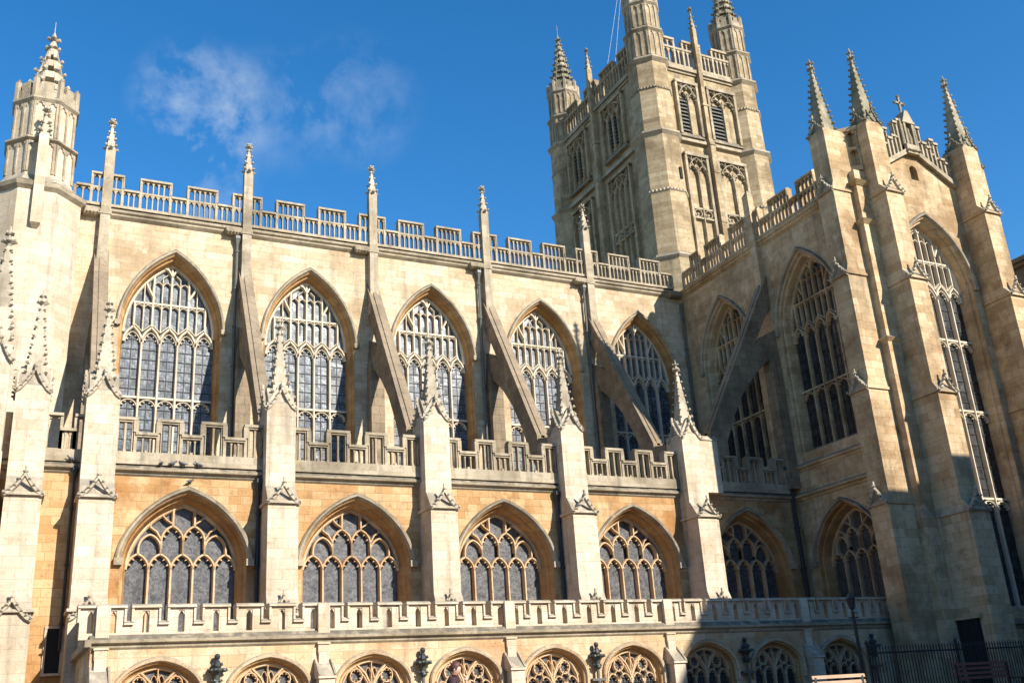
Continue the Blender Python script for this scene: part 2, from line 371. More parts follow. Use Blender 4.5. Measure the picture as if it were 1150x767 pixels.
# ------------------------------------------------------------------ pinnacles, gablets
def spire(mb, cx, cy, hw, z0, z1, n=6, cr=.13, rot=0., fin=True, sides=4):
    tipr = hw*.12
    zf = z1-(z1-z0)*.17 if fin else z1
    k = math.sqrt(2) if sides == 4 else 1/math.cos(math.pi/sides)
    mb.ngon(cx, cy, [(hw*k, z0), (tipr*k*1.2, zf)], sides, 45 if sides == 4 else 180/sides)
    for j in range(n):
        f = (j+.6)/n; z = z0+(zf-z0)*f; r = (hw*(1-f)+tipr*f)*k
        for i in range(sides):
            a = R((45 if sides == 4 else 180/sides)+360*i/sides); dx, dy = math.cos(a), math.sin(a)
            mb.crocket(cx+dx*r, cy+dy*r, z, dx, dy, cr*(1-.35*f))
    if fin:
        h = z1-zf
        mb.ngon(cx, cy, [(tipr, zf-.02), (tipr*2.1, zf+.08*h), (tipr*1.2, zf+.2*h), (tipr*1.2, zf+.5*h), (tipr*2., zf+.62*h), (tipr*1.3, zf+.72*h), (tipr*.9, zf+.8*h), (.02, z1)], 8)
        for zz, rr in ((.22, 1.15), (.62, .85)):
            for i in range(4):
                a = R(45*(zz > .4)+90*i+rot); mb.crocket(cx+math.cos(a)*tipr, cy+math.sin(a)*tipr, zf+zz*h, math.cos(a), math.sin(a), cr*rr)
def gablet(mb, x0, x1, y, z0, h, axis='y', proj=.12, cr=.11):
    """crocketed little gable on the face y (axis y: faces -y; axis x: the face is x=y looking to -x, x0..x1 along Y)"""
    c = (x0+x1)/2
    def P(u, d, z): return (u, y-d, z) if axis == 'y' else (y-d, u, z)
    for s_, e in ((x0-.06, c), (x1+.06, c)):
        w = .12; n = 4; sg = 1 if e > s_ else -1
        # curved (ogee) raking bar
        pts = [(s_+(e-s_)*t, z0+h*(t**1.5)) for t in [i/n for i in range(n+1)]]
        vs = []
        for (u, z) in pts: vs += [P(u, 0, z-w), P(u, proj, z-w*.6), P(u, proj, z+w*.3), P(u, 0, z+w)]
        fs = []
        for i in range(n): a, b = i*4, i*4+4; fs += [(a+j, a+(j+1) % 4, b+(j+1) % 4, b+j) for j in range(4)]
        fs += [(0, 1, 2, 3), (n*4+3, n*4+2, n*4+1, n*4)]
        mb.add(vs, fs)
        for i in range(n):
            t = (i+.15)/n; u, z = s_+(e-s_)*t, z0+h*(t**1.5)+.03; q = P(u, proj, z)
            dx, dy = ((-sg*.8, -.5) if axis == 'y' else (-.5, -sg*.8)); mb.crocket(q[0], q[1], z, dx, dy, cr)
    q = P(c, proj*.8, z0+h)
    for a in (0, 90, 180, 270): mb.crocket(q[0], q[1], z0+h+.05, math.cos(R(a)), math.sin(R(a)), cr*.9)
    mb.box(q[0]-.04, q[0]+.04, q[1]-.04, q[1]+.04, z0+h-.1, z0+h+.25)

# ================================================================== SETTING: ground
B = 6.3
def ground_mat():
    m, t, p = newmat('paving'); n = t.nodes.new; l = t.links.new
    tc = n('ShaderNodeTexCoord'); br = n('ShaderNodeTexBrick'); l(tc.outputs['Object'], br.inputs['Vector']); br.inputs['Scale'].default_value = 1
    br.inputs['Brick Width'].default_value = .9; br.inputs['Row Height'].default_value = .6; br.inputs['Mortar Size'].default_value = .012
    br.inputs['Color1'].default_value = (.20, .165, .12, 1); br.inputs['Color2'].default_value = (.15, .12, .09, 1); br.inputs['Mortar'].default_value = (.12, .11, .09, 1)
    l(br.outputs[0], p.inputs['Base Color']); p.inputs['Roughness'].default_value = .9; return m
MT['ground'] = ground_mat()
g = MB(); g.add([(-400, -400, -1.65), (500, -400, -1.65), (500, 500, -1.65), (-400, 500, -1.65)], [(0, 1, 2, 3)])
tag(g.build('ground', MT['ground']), kind='structure')
g = MB()
for i in range(3): g.box(-12, 60, -11.2+i*.35, 30, -1.65+i*.15 if i else -1.7, -1.5+i*.15)
tag(g.build('terrace', MT['ground']), kind='structure')
ZG = -1.2

# ================================================================== THE CHURCH
church = thing('abbey_church', 'long pale gold gothic abbey church with pierced parapets, flying buttresses, transept and square tower', 'church', (0, 0, ZG))
INV = Matrix.Translation((0, 0, -ZG))
def P(mb, name, mat, parent=None, loc=(0, 0, 0), rz=0, smooth=False, label=None):
    """part of the church: loc in world coordinates"""
    l = Vector(loc)
    if parent is None or parent is church: o = mb.build(name, MT[mat], church, (l.x, l.y, l.z-ZG), rz, smooth)
    else: o = mb.build(name, MT[mat], parent, loc, rz, smooth)
    if label: o['label'] = label
    return o
RW = R(-90)                                     # frame for west-facing walls: local x -> -Y, outward -> -X
Y2, Y1w, XT, YS = 13.2, 6.3, 31.5, -1.45

# ---- clerestory wall ------------------------------------------------------
def gothic(hw, zs, za, z0, cx=0): return [(x+cx, z) for x, z in arch(hw, zs, za, z0)]
CH = lambda cx: gothic(1.98+.21, 16.4, 20.4-.24, 10.3, cx)
mb = MB()
for i in range(5): wall_hole(mb, i*B, (i+1)*B if i < 4 else XT, 8.9, 21.6, CH(i*B+3.15))
mb.box(-4.2, 0, 0, .6, 8.9, 21.6)
P(mb, 'clerestory_wall', 'clere', loc=(0, Y2, 0))
parts = make_clere_window()
sb = saddle((10.6, 16.3), -1.96, 1.96, .75, .46, [c+0 for c in (-1.55, -.775, 0, .775, 1.55)])
wc = place_window(church, 'clerestory_window', parts, ('tracery', 'glass', 'reveal', 'trim'), (3.15, Y2, -ZG), bars=sb)
for i in range(1, 5): dup(wc, church, (i*B+3.15, Y2, -ZG))
# cornice (moulded string) of nave
def cornice(mb, x0, x1, z, s=1., ret=True):
    mb.prism([(-.0, z-.12), (-.10*s, z-.04), (-.16*s, z+.02), (-.16*s, z+.09), (-.26*s, z+.16), (-.28*s, z+.26), (-.06*s, z+.40), (.0, z+.40)], x0, x1, 'x')
mb = MB(); cornice(mb, -1.2, XT-.02, 21.62); mb.box(-1.2, XT, .0, .35, 21.55, 22.02)
for i in range(6):                              # carved grotesques under the string
    x = i*B-.62; mb.taper(x-.3, x+.3, -.34, 0, 21.48, x-.38, x+.38, -.42, 0, 21.78)
    for k in range(5): mb.crocket(x-.3+k*.15, -.34, 21.55, 0, -1, .12)
P(mb, 'cornice', 'trim', loc=(0, Y2, 0))
# ---- openwork parapet -----------------------------------------------------
def heads(mb, x0, x1, n, zt, h, y0, y1, mw=.055, zb=None):
    """n pierced lights between x0 and x1: mullions down to zb and pointed heads under zt"""
    p = (x1-x0)/n
    for k in range(n):
        a, b = x0+k*p, x0+(k+1)*p; c = (a+b)/2; m = mw/2
        for sx, e in ((1, a+m), (-1, b-m)):
            q = [(e, zt-h), (e+sx*.25*(p/2-m), zt-h*.45), (e+sx*.45*(p/2-m), zt-h*.5), (e+sx*.55*(p/2-m), zt-h*.2), (c, zt-.01), (c, zt+.02), (e, zt+.02)]
            if sx < 0: q = q[::-1]
            mb.prism(q, y0+.03, y1-.03)
        if k and zb is not None: mb.box(a-m, a+m, y0+.02, y1-.02, zb, zt)
def parapet_clere(merlons, x0, x1, z=22.02, hm=1.35, pitch=None):
    """openwork battlement; merlons: list of (x0,x1)"""
    mb = MB(); y0, y1 = -.13, .13; zr = z+.88; zt = z+1.55+.14
    mb.box(x0, x1, y0-.03, y1+.03, z, z+.13)
    edges = sorted(set([x0, x1]+[e for m in merlons for e in m]))
    for a, b in zip(edges, edges[1:]):
        mer = any(abs(a-m[0]) < 1e-6 for m in merlons)
        n = max(2, round((b-a-.1)/.27))
        heads(mb, a+.05, b-.05, n, zr, .2, y0, y1, zb=z+.1)
        if mer:
            mb.box(a, b, y0+.01, y1-.01, zr, zr+.09)
            heads(mb, a+.06, b-.06, n, zt-.12, .17, y0, y1, zb=zr+.05)
            mb.box(a-.05, b+.05, y0-.06, y1+.06, zt-.12, zt-.02); mb.prism([(y0-.04, zt-.02), (y1+.04, zt-.02), (0, zt+.06)], a-.03, b+.03, 'x')
            for e, s in ((a, -1), (b, 1)): mb.box(min(e, e+s*.05), max(e, e+s*.05), y0-.05, y1+.05, zr+.12, zt-.12)
        else:
            mb.box(a+.05, b-.05, y0-.05, y1+.05, zr, zr+.1); mb.prism([(y0-.03, zr+.1), (y1+.03, zr+.1), (0, zr+.16)], a+.05, b-.05, 'x')
    for e in edges:
        mer = any(abs(e-k) < 1e-6 for m in merlons for k in m)
        mb.box(e-.06, e+.06, y0-.015, y1+.015, z, (zt-.13) if mer else zr)
    return mb
mer = []
for k in range(0, 15): c = k*2.1; mer.append((c-.66, c+.66))
mer[0] = (-.66, .66)
pc = parapet_clere([m for m in mer], -1.35, 30.9)
P(pc, 'clerestory_parapet', 'trim', loc=(0, Y2-.05, 0))
# ---- thin wall shafts and pinnacles above flyers ---------------------------
def clere_pinnacle():
    s = MB(); s.box(-.21, .21, -.36, .0, 18.4, 24.85); s.taper(-.27, .27, -.5, .0, 18.2, -.21, .21, -.36, 0, 19.9)
    s.box(-.25, .25, -.4, 0, 21.55, 21.75)
    f = MB(); spire(f, 0, -.18, .19, 24.85, 26.6, 4, .14)
    for a in range(4): f.crocket(.2*math.cos(R(90*a)), -.18+.2*math.sin(R(90*a)), 24.95, math.cos(R(90*a)), math.sin(R(90*a)), .16)
    return s, f
s, f = clere_pinnacle()
o = P(s, 'wall_shaft', 'trim', loc=(0, Y2, 0)); f.build('pinnacle', MT['carved'], o)
for i in range(1, 5): dup(o, church, (i*B, Y2, -ZG))
# ---- aisle ----------------------------------------------------------------
AT, AS = 7.78, 5.05
def aisle_out(k, z0): # k: 0 outer .. 1 glass
    return arch(2.3-.40*k, AS, AT-.60*k, z0)
def make_aisle_window(zsill=2.3, depth=.82):
    h = MB(); zst = 5.2
    h.loft([(arch(2.36, AS, AT, zst, kind=.74), 0), (arch(2.36, AS, AT, zst, kind=.74), -.1), (arch(2.30, AS, AT-.06, zst, kind=.74), -.17), (arch(2.22, AS, AT-.14, zst, kind=.74), -.14), (arch(2.17, AS, AT-.18, zst, kind=.74), -.02), (arch(2.15, AS, AT-.2, zst, kind=.74), 0)])
    for sx in (-1, 1): h.box(sx*2.24-.14, sx*2.24+.14, -.18, 0, zst-.24, zst)
    rv = MB(); f = lambda hw, za: arch(hw, AS, za, zsill, kind=.74)
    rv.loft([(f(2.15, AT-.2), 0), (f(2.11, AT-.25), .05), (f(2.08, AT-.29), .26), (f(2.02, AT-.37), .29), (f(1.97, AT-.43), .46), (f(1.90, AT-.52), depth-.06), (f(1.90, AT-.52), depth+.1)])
    rv.taper(-2.1, 2.1, 0, depth+.1, zsill-.3, -2.1, 2.1, depth-.02, depth+.1, zsill+.3)
    inner = f(1.9, AT-.52)
    g = MB(); g.add([(x, depth+.05, z) for x, z in inner], [tuple(range(len(inner)))])
    t = MB(); yb, yf = depth+.06, depth-.17; p = .76; W = .105
    t.bar(inner[1:-1], .17, yb, yf+.02)
    for x in (-1.5*p, -.5*p, .5*p, 1.5*p): t.bar([(x, zsill), (x, 5.0)], W, yb, yf)
    for c in (-2*p, -p, 0, p, 2*p):
        light_head(t, c, p/2, 4.93, .54, W*.95, yb, yf)
    for c in (-1.5*p, -.5*p, .5*p, 1.5*p):
        zz = 5.98 if abs(c) < p else 5.66
        for sx in (-1, 1):
            x = c+sx*p/2
            if inside(inner, x, 5.6): t.bar([(x, 5.44), (x, zz)], W, yb, yf)
        if abs(c) < p:
            light_head(t, c, p/2, zz-.04, .54, W*.95, yb, yf)
            clip_line(t, c, zz+.48, inner, W, yb, yf)
        else:
            light_head(t, c, p/2, zz, .50, W*.9, yb, yf, cusps=False)
    for sx in (-1, 1):
        t.bar([(sx*p, 6.0), (sx*p*1.22, 6.28), (sx*p*1.5, 6.42), (sx*p*1.5, min(6.9, ztop(inner, 1.5*p)))], .08, yb, yf)
        t.bar([(sx*p*.5, 6.55), (sx*p*.8, 6.7), (sx*p*1.0, ztop(inner, p)-.02)], .075, yb, yf)
    return h, rv, t, g, inner, depth
AW = make_aisle_window()
ah = lambda cx: [(x+cx, z) for x, z in arch(2.15, AS, AT-.2, 2.3, kind=.74)]
mb = MB()
for i in range(5): wall_hole(mb, i*B, (i+1)*B if i < 4 else XT, 1.9, 8.3, ah(i*B+3.15))
mb.box(-5.5, -.06, 0, .5, ZG, 8.3)
mb.box(-.06, 0, 0, .5, ZG, 8.3)
P(mb, 'aisle_wall', 'aisle', loc=(0, Y1w, 0))
wa = place_window(church, 'aisle_window', AW, ('tracwarm', 'glass_a', 'reveal', 'trim'), (3.15, Y1w, -ZG))
for i in range(1, 5): dup(wa, church, (i*B+3.15, Y1w, -ZG))
mb = MB()   # slit window frame in the west bay
mb.box(-1.18, -1.1, -.06, .1, 1.5, 2.9); mb.box(-.66, -.58, -.06, .1, 1.5, 2.9); mb.box(-1.18, -.58, -.07, .1, 2.9, 2.98); mb.box(-1.2, -.56, -.12, .1, 1.42, 1.5)
sl_ = P(mb, 'slit_window', 'pier', loc=(0, Y1w, 0)); g = MB(); g.box(-1.1, -.66, -.02, .1, 1.5, 2.9); g.build('pane', MT['dark'], sl_)
def string(mb, x0, x1, z, s=1.):
    mb.prism([(0, z-.12), (-.08*s, z-.06), (-.10*s, z+.02), (-.24*s, z+.06), (-.26*s, z+.14), (-.08*s, z+.28), (0, z+.28)], x0, x1, 'x')
mb = MB(); string(mb, -5.5, XT-.02, 8.2)
P(mb, 'aisle_string', 'trim', loc=(0, Y1w, 0))
def parapet_aisle():
    mb = MB(); y0, y1 = -.12, .12; z = 8.48; x0, x1 = .5, 5.8
    mb.box(x0, x1, y0-.04, y1+.04, z, 8.92)
    segs = [(.5, 1.2, 1), (1.2, 1.97, 0), (1.97, 2.78, 1), (2.78, 3.52, 0), (3.52, 4.33, 1), (4.33, 5.1, 0), (5.1, 5.8, 1)]
    for a, b, hi in segs:
        zt = 10.08 if hi else 9.55
        if hi: heads(mb, a+.05, b-.05, 2, zt, .16, y0, y1, .07, zb=8.9)
        else: heads(mb, a, b, 3, zt, .2, y0, y1, .05, zb=8.9)
        if hi:
            mb.box(a-.06, b+.06, y0-.08, y1+.08, zt, zt+.1); mb.prism([(y0-.06, zt+.1), (y1+.06, zt+.1), (0, zt+.17)], a-.04, b+.04, 'x')
        else:
            mb.box(a+.0, b-.0, y0-.08, y1+.08, zt, zt+.1); mb.prism([(y0-.06, zt+.1), (y1+.06, zt+.1), (0, zt+.15)], a, b, 'x')
    for a, b, hi in segs:
        zt = 10.08 if hi else 9.55; mb.box(a+.02, b-.02, y0-.035, y1, zt-.07, zt-.03)
        mb.box((a+b)/2-.05, (a+b)/2+.05, y0-.02, y1+.02, 8.92, 9.0)
        if hi:
            for e in (a+.11, b-.11): mb.box(e-.02, e+.02, y0-.01, y1, 8.93, 10.06)
            for e in (a, b): mb.box(e-.055, e+.055, y0-.02, y1+.02, 8.9, 10.08); mb.box(e-.085, e+.085, y0-.07, y1+.07, 9.65, 10.08)
    return mb
pa = P(parapet_aisle(), 'aisle_parapet', 'trim', loc=(0, Y1w-.05, 0))
for i in range(1, 5): dup(pa, church, (i*B, Y1w-.05, -ZG))
mb = MB(); mb.box(-1.7, -.5, -.14, .14, 8.48, 8.92); y0, y1 = -.12, .12
for a, b, hi in ((-1.7, -1.25, 1), (-1.25, -.8, 0), (-.8, -.5, 1)):
    zt = 10.08 if hi else 9.55; heads(mb, a, b, 1 if hi else 3, zt, .2, y0, y1, .05, zb=8.9); mb.box(a-.04, b+.04, y0-.07, y1+.07, zt, zt+.1); mb.box(a-.05, a+.05, y0-.02, y1+.02, 8.9, zt); mb.box(b-.05, b+.05, y0-.02, y1+.02, 8.9, zt)
P(mb, 'west_parapet', 'trim', loc=(0, Y1w-.05, 0))
mb = MB(); mb.box(-4.2, -2.8, -.14, .14, 8.48, 10.1); P(mb, 'west_parapet', 'trim', loc=(0, Y1w-.05, 0))
# roofs
mb = MB(); mb.prism([(.25, 8.6), (6.9, 10.0), (6.9, 8.0), (.25, 8.0)], -4, XT, 'x'); P(mb, 'aisle_roof', 'lead', loc=(0, Y1w, 0))
mb = MB(); mb.prism([(.3, 22.0), (5.7, 23.6), (11.6, 22.0), (11.6, 21), (.3, 21)], -3, XT+.5, 'x'); P(mb, 'nave_roof', 'lead', loc=(0, Y2, 0))
mb = MB(); mb.box(-4.2, XT, 11.7, 12.4, ZG, 22); mb.box(-4.2, -3.6, .4, 11.8, ZG, 22); mb.box(-4.2, -3.6, -6.6, .4, ZG, 9); P(mb, 'north_wall', 'clere', loc=(0, Y2, 0))

# ---- piers ----------------------------------------------------------------
def make_pier(zb=ZG):
    s = MB(); w = .55
    # lower, middle, upper stages (y local: 0 = aisle wall plane)
    s.box(-w-.03, w+.03, -1.42, .02, zb, 3.35); s.taper(-w-.03, w+.03, -1.42, .02, 3.35, -w-.01, w+.01, -1.2, .02, 3.85)
    s.box(-w-.01, w+.01, -1.2, .02, 3.85, 7.1); s.taper(-w-.01, w+.01, -1.2, .02, 7.1, -w, w, -.75, .02, 7.75)
    s.box(-w, w, -.72, .5, 7.7, 10.95)
    s.taper(-w-.09, w+.09, -1.32, 0.01, 7.02, -w-.09, w+.09, -1.27, .01, 7.12)
    s.taper(-w-.11, w+.11, -1.54, 0.01, 3.27, -w-.11, w+.11, -1.48, .01, 3.37)
    gb = [MB(), MB()]; gablet(gb[0], -w+.04, w-.04, -1.2, 7.05, .68, cr=.09); gablet(gb[1], -w+.04, w-.04, -1.42, 3.05, .62, cr=.09)
    pn = MB(); cy = -.2
    spire(pn, 0, cy, .35, 10.95, 14.72, 9, .14)
    pc_ = MB()
    for sgn in (0, 1, 2, 3):
        pass
    gablet(pn, -w+.08, w-.08, -.72, 10.76, .8, cr=.085, proj=.07); gablet(pn, -.64, .24, -w, 10.76, .8, 'x', cr=.085, proj=.07)
    # east and north faces
    for (a, b) in (((w, -.72), (w, .32)), ((w, .32), (-w, .32))):
        c = ((a[0]+b[0])/2, (a[1]+b[1])/2)
        for e in (a, b):
            for k in range(4):
                t = k/4; pn.crocket(e[0]+(c[0]-e[0])*t, e[1]+(c[1]-e[1])*t, 10.75+.95*t**1.5, .7 if c[0] > .1 else 0, .7 if c[1] > .1 else 0, .095)
    pn.prism([(-w, 10.95), (w, 10.95), (.06, 11.75), (-.06, 11.75)], -.66, .26); pn.prism([(-.72, 10.95), (.32, 10.95), (-.14, 11.75), (-.26, 11.75)], -.49, .49, 'x')
    return s, gb, pn
s, gb, pn = make_pier()
p0 = P(s, 'buttress_pier', 'pier', loc=(0, Y1w, 0)); [q_.build('gablet', MT['carved'], p0) for q_ in gb]; pn.build('pinnacle', MT['carved'], p0)
piers = [p0]+[dup(p0, church, (x, Y1w, -ZG)) for x in (B, 2*B, 3*B, 4*B, -2.25)]
# second, square pinnacle base east of pier 4 carrying the transept flyer
mb = MB(); mb.box(25.75, 26.75, 5.75, 6.75, 8.3, 10.75); mb.taper(25.7, 26.85, 5.7, 6.8, 10.75, 26.0, 26.8, 5.9, 6.6, 11.0)
P(mb, 'buttress_pier', 'pier', label='short square buttress block beside the last nave pier, carrying the transept flyer')
# tall pinnacle at the far west edge
mb = MB(); mb.box(-4.1, -3.0, 4.9, 6.4, ZG, 8.4); mb.box(-4.0, -3.05, 5.2, 6.4, 8.3, 12.2)
o = P(mb, 'buttress_pier', 'pier', label='tall corner buttress at the west end with a long crocketed pinnacle'); q = MB(); spire(q, -3.55, 5.75, .42, 12.2, 16.9, 9, .16); gablet(q, -4.0, -3.05, 5.2, 11.6, 1.1)
q.build('pinnacle', MT['carved'], o)

# ---- flying buttresses ----------------------------------------------------
def make_flyer():
    s = MB(); hw = .25
    # local: x along the flyer's thickness, y 0 at wall, negative outward
    a, b = (0., 19.75), (-6.3, 8.9); dx, dz = b[0]-a[0], b[1]-a[1]
    s.prism([(a[0], a[1]), (-4.95, 11.05), (-6.2, 10.8), (-6.2, 8.7), (-5.85, 8.7), (0., 18.35)][::-1], -hw, hw, 'x')
    # coping
    s.prism([(0, 19.95), (-5.0, 11.2), (-5.0, 10.95), (0, 19.72)][::-1], -hw-.05, hw+.05, 'x')
    s.prism([(0, 20.05), (-5.0, 11.3), (-5.0, 11.1), (0, 19.85)][::-1], -.09, .09, 'x')
    # half arch below, open spandrel near the wall
    lo_ = [(0, 15.6), (-.9, 15.05), (-1.7, 14.35), (-2.6, 13.3), (-3.4, 12.0), (-4.1, 10.5), (-4.9, 9.2), (-5.9, 8.7)]
    up_ = [(0, 16.9), (-.7, 16.55), (-1.35, 16.05), (-2.4, 14.6), (-3.4, 12.9), (-4.3, 11.4), (-5.0, 10.2), (-5.8, 9.2)]
    s.prism(lo_+up_[::-1], -hw+.03, hw-.03, 'x'); s.prism([(a_, b_-.06) for a_, b_ in lo_]+[(a_, b_+.14) for a_, b_ in lo_][::-1], -.14, .14, 'x')
    s.box(-.33, .33, -.6, .02, 8.7, 15.3); s.taper(-.33, .33, -.6, .02, 15.3, -hw, hw, -.1, .02, 16.3)
    return s
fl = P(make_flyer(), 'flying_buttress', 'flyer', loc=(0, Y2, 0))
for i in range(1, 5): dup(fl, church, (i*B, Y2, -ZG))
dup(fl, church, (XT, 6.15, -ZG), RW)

# ---- cloister (low battlemented corridor) ---------------------------------
def tudor(hw, zs, za, z0, cx=0): return [(x+cx, z) for x, z in arch(hw, zs, za, z0, kind=.88)]
CS = .45; CXE = 31.45
mb = MB(); mb.box(-.25, .0, 0, .3, ZG, 1.8)
hole = lambda c: tudor(1.12, CS, 1.30, -.6, c)
for i in range(5):
    x0, x1 = i*B, min((i+1)*B, CXE)
    wall_hole(mb, x0, x0+3.15, ZG, 1.8, hole(x0+1.6))
    if i < 4: wall_hole(mb, x0+3.15, x1, ZG, 1.8, hole(x0+4.7))
    else: mb.box(x0+3.15, CXE, 0, .3, ZG, 1.8)
mb.box(-.25, .1, .3, 6.25, ZG, 1.8)
P(mb, 'cloister_wall', 'cloist')
def make_cloister_window(zsill=-.6, depth=.32):
    h = MB(); f = lambda hw, za, z0=zsill: tudor(hw, CS, za, z0)
    h.loft([(f(1.28, 1.47, .05), 0), (f(1.28, 1.47, .05), -.07), (f(1.24, 1.42, .05), -.12), (f(1.17, 1.34, .05), -.09), (f(1.15, 1.32, .05), 0)])
    rv = MB(); rv.loft([(f(1.12, 1.30), 0), (f(1.09, 1.26), .03), (f(1.07, 1.24), .14), (f(1.03, 1.19), .16), (f(1.0, 1.16), depth-.03), (f(1.0, 1.16), depth+.1)])
    rv.taper(-1.1, 1.1, -.06, depth+.1, zsill-.12, -1.1, 1.1, depth-.05, depth+.1, zsill+.08)
    inner = f(1.0, 1.16); g = MB(); g.add([(x, depth+.04, z) for x, z in inner], [tuple(range(len(inner)))])
    t = MB(); yb, yf = depth+.05, depth-.14
    t.bar(inner[1:-1], .11, yb, yf+.02); zb = -.02
    t.bar([(0, zsill), (0, .22)], .09, yb, yf)
    for sx in (-1, 1):
        t.bar([(sx*.5, zsill), (sx*.5, .18)], .07, yb, yf)
        # sub arch
        o = [(0, .22), (sx*.06, .5), (sx*.2, .78), (sx*.47, 1.05)]; t.bar(o, .085, yb, yf)
        t.bar([(sx*.97, .22), (sx*.93, .5), (sx*.78, .8), (sx*.5, 1.05)], .07, yb, yf)
        t.bar([(0, .22), (sx*.12, .52), (sx*.05, .82), (sx*.0, .98)], .05, yb, yf+.04) if sx > 0 else None
        t.bar([(0, .3), (sx*.25, .72), (sx*.5, .98), (sx*.62, ztop(inner, .62))], .05, yb, yf+.03)
        # mouchette ring with cusps
        ring = [(sx*.49+.19*math.cos(R(a)), .72+.21*math.sin(R(a))) for a in range(0, 360, 30)]
        t.bar(ring, .055, yb, yf+.02, closed=True)
        for a in range(0, 360, 45):
            c_, s_ = math.cos(R(a+20)), math.sin(R(a+20)); px, pz = sx*.49+.17*c_, .72+.19*s_
            t.prism([(px-.028*s_, pz+.028*c_), (px+.028*s_, pz-.028*c_), (px-.06*c_, pz-.06*s_)][::-1], yb, yf+.05)
        for c in (.25, .75): light_head(t, sx*c, .21, .14, .30, .05, yb, yf+.02)
        t.bar([(sx*.5, .18), (sx*.34, .42), (sx*.42, .56)], .05, yb, yf+.02); t.bar([(sx*.5, .18), (sx*.66, .42), (sx*.56, .56)], .05, yb, yf+.02)
    for c in (-.1, .1): light_head(t, c, .075, .82, .14, .03, yb, yf+.05, cusps=False)
    t.bar([(0, .45), (0, 1.14)], .045, yb, yf+.02)
    return h, rv, t, g, inner, depth
CWN = make_cloister_window()
xs = [i*B+o_ for i in range(5) for o_ in (1.6, 4.7)][:9]
sb2 = saddle((-.5, .35), -.98, .98, .33, .16, [-.87, -.75, -.63, -.37, -.25, -.13, .13, .25, .37, .63, .75, .87])
c0 = place_window(church, 'cloister_window', CWN, ('tracwarm', 'glass_a', 'reveal', 'cloist'), (xs[0], 0, -ZG), bars=sb2)
for x in xs[1:]: dup(c0, church, (x, 0, -ZG))
mb = MB(); string(mb, -.3, CXE, 1.78, .8); mb.prism([(-.3-0, 1.66), (-.36, 1.72), (-.42, 1.8), (-.42, 1.9), (-.3, 2.02)], -.0, 6.2, 'y') if False else None
mb.box(-.42, -.25, -.2, 6.2, 1.74, 1.94)
P(mb, 'cloister_string', 'trim')
def clo_parapet():
    """one bay, from a wide merlon centred on 0"""
    mb = MB(); y0, y1 = .02, .38; z = 1.95; zs, zt = 2.33, 2.80
    cents = [(0, 1.16, 2)]+[(1.17+.97*k, .67, 1) for k in range(5)]
    mb.box(-.58, 5.72, y0, y1, z, 2.12)
    ed = []
    for c, w_, n in cents:
        a, b = c-w_/2, c+w_/2; ed.append((a, b))
        sl = [c] if n == 1 else [c-.29, c+.29]; x = a
        for s_ in sl:
            mb.box(x, s_-.09, y0, y1, 2.12, zt); x = s_+.09
            mb.prism([(s_-.09, 2.72), (s_-.09, 2.56), (s_-.05, 2.66), (s_, 2.71), (s_+.05, 2.66), (s_+.09, 2.56), (s_+.09, 2.72)], y0+.03, y1-.03)
            mb.box(s_-.09, s_+.09, y0, y1, 2.72, zt)
        mb.box(x, b, y0, y1, 2.12, zt)
        mb.prism([(y0-.10, zt), (y0-.10, zt+.05), (y0-.02, zt+.10), (y1+.02, zt+.10), (y1+.1, zt+.05), (y1+.1, zt)], a-.07, b+.07, 'x')
        for e, s in ((a, -1), (b, 1)): mb.box(min(e+s*.0, e+s*.06), max(e, e+s*.06), y0-.06, y1+.06, zs+.08, zt)
    for (a, b), (c, d) in zip(ed, ed[1:]+[(5.72, 0)]):
        if c > b: mb.box(b, c, y0, y1, 2.12, zs); mb.prism([(y0-.09, zs), (y0-.09, zs+.04), (y0+.04, zs+.12), (y1-.04, zs+.12), (y1+.09, zs+.04), (y1+.09, zs)], b-.0, c+.0, 'x')
    return mb
pp = P(clo_parapet(), 'cloister_parapet', 'pier', loc=(0, 0, 0))
for i in range(1, 5): dup(pp, church, (i*B, 0, -ZG))
mb = MB(); mb.box(-.25, -.02, .3, 6.2, 1.95, 2.85); mb.box(-.33, .06, .3, 6.2, 2.85, 2.93); P(mb, 'cloister_parapet', 'pier', label='plain parapet of the corridor return at its west end')
mb = MB(); mb.box(-.2, CXE, .3, 6.2, 1.7, 2.0); P(mb, 'cloister_roof', 'lead')
def make_pilaster():
    s = MB(); s.box(-.17, .17, -.1, .02, 1.4, 1.66); s.prism([(-.18, 1.95), (0, 1.8), (.18, 1.95), (.18, 2.86), (-.18, 2.86)], -.14, .0)
    s.box(-.2, .2, -.14, 0.0, 1.66, 1.72)
    s.box(-.24, .24, -.46, 0, ZG, .66); s.box(-.28, .28, -.52, 0, .66, .73)
    s.taper(-.28, .28, -.52, 0, .73, -.26, .26, -.06, 0, 1.14); s.box(-.15, .15, -.11, 0, 1.0, 1.45)
    for e in (-.27, .21): s.taper(e, e+.06, -.54, 0, .76, e, e+.06, -.08, 0, 1.24)
    return s
pl = P(make_pilaster(), 'cloister_buttress', 'pier', loc=(0.02, 0, 0))
for i in range(1, 5): dup(pl, church, (i*B, 0, -ZG))
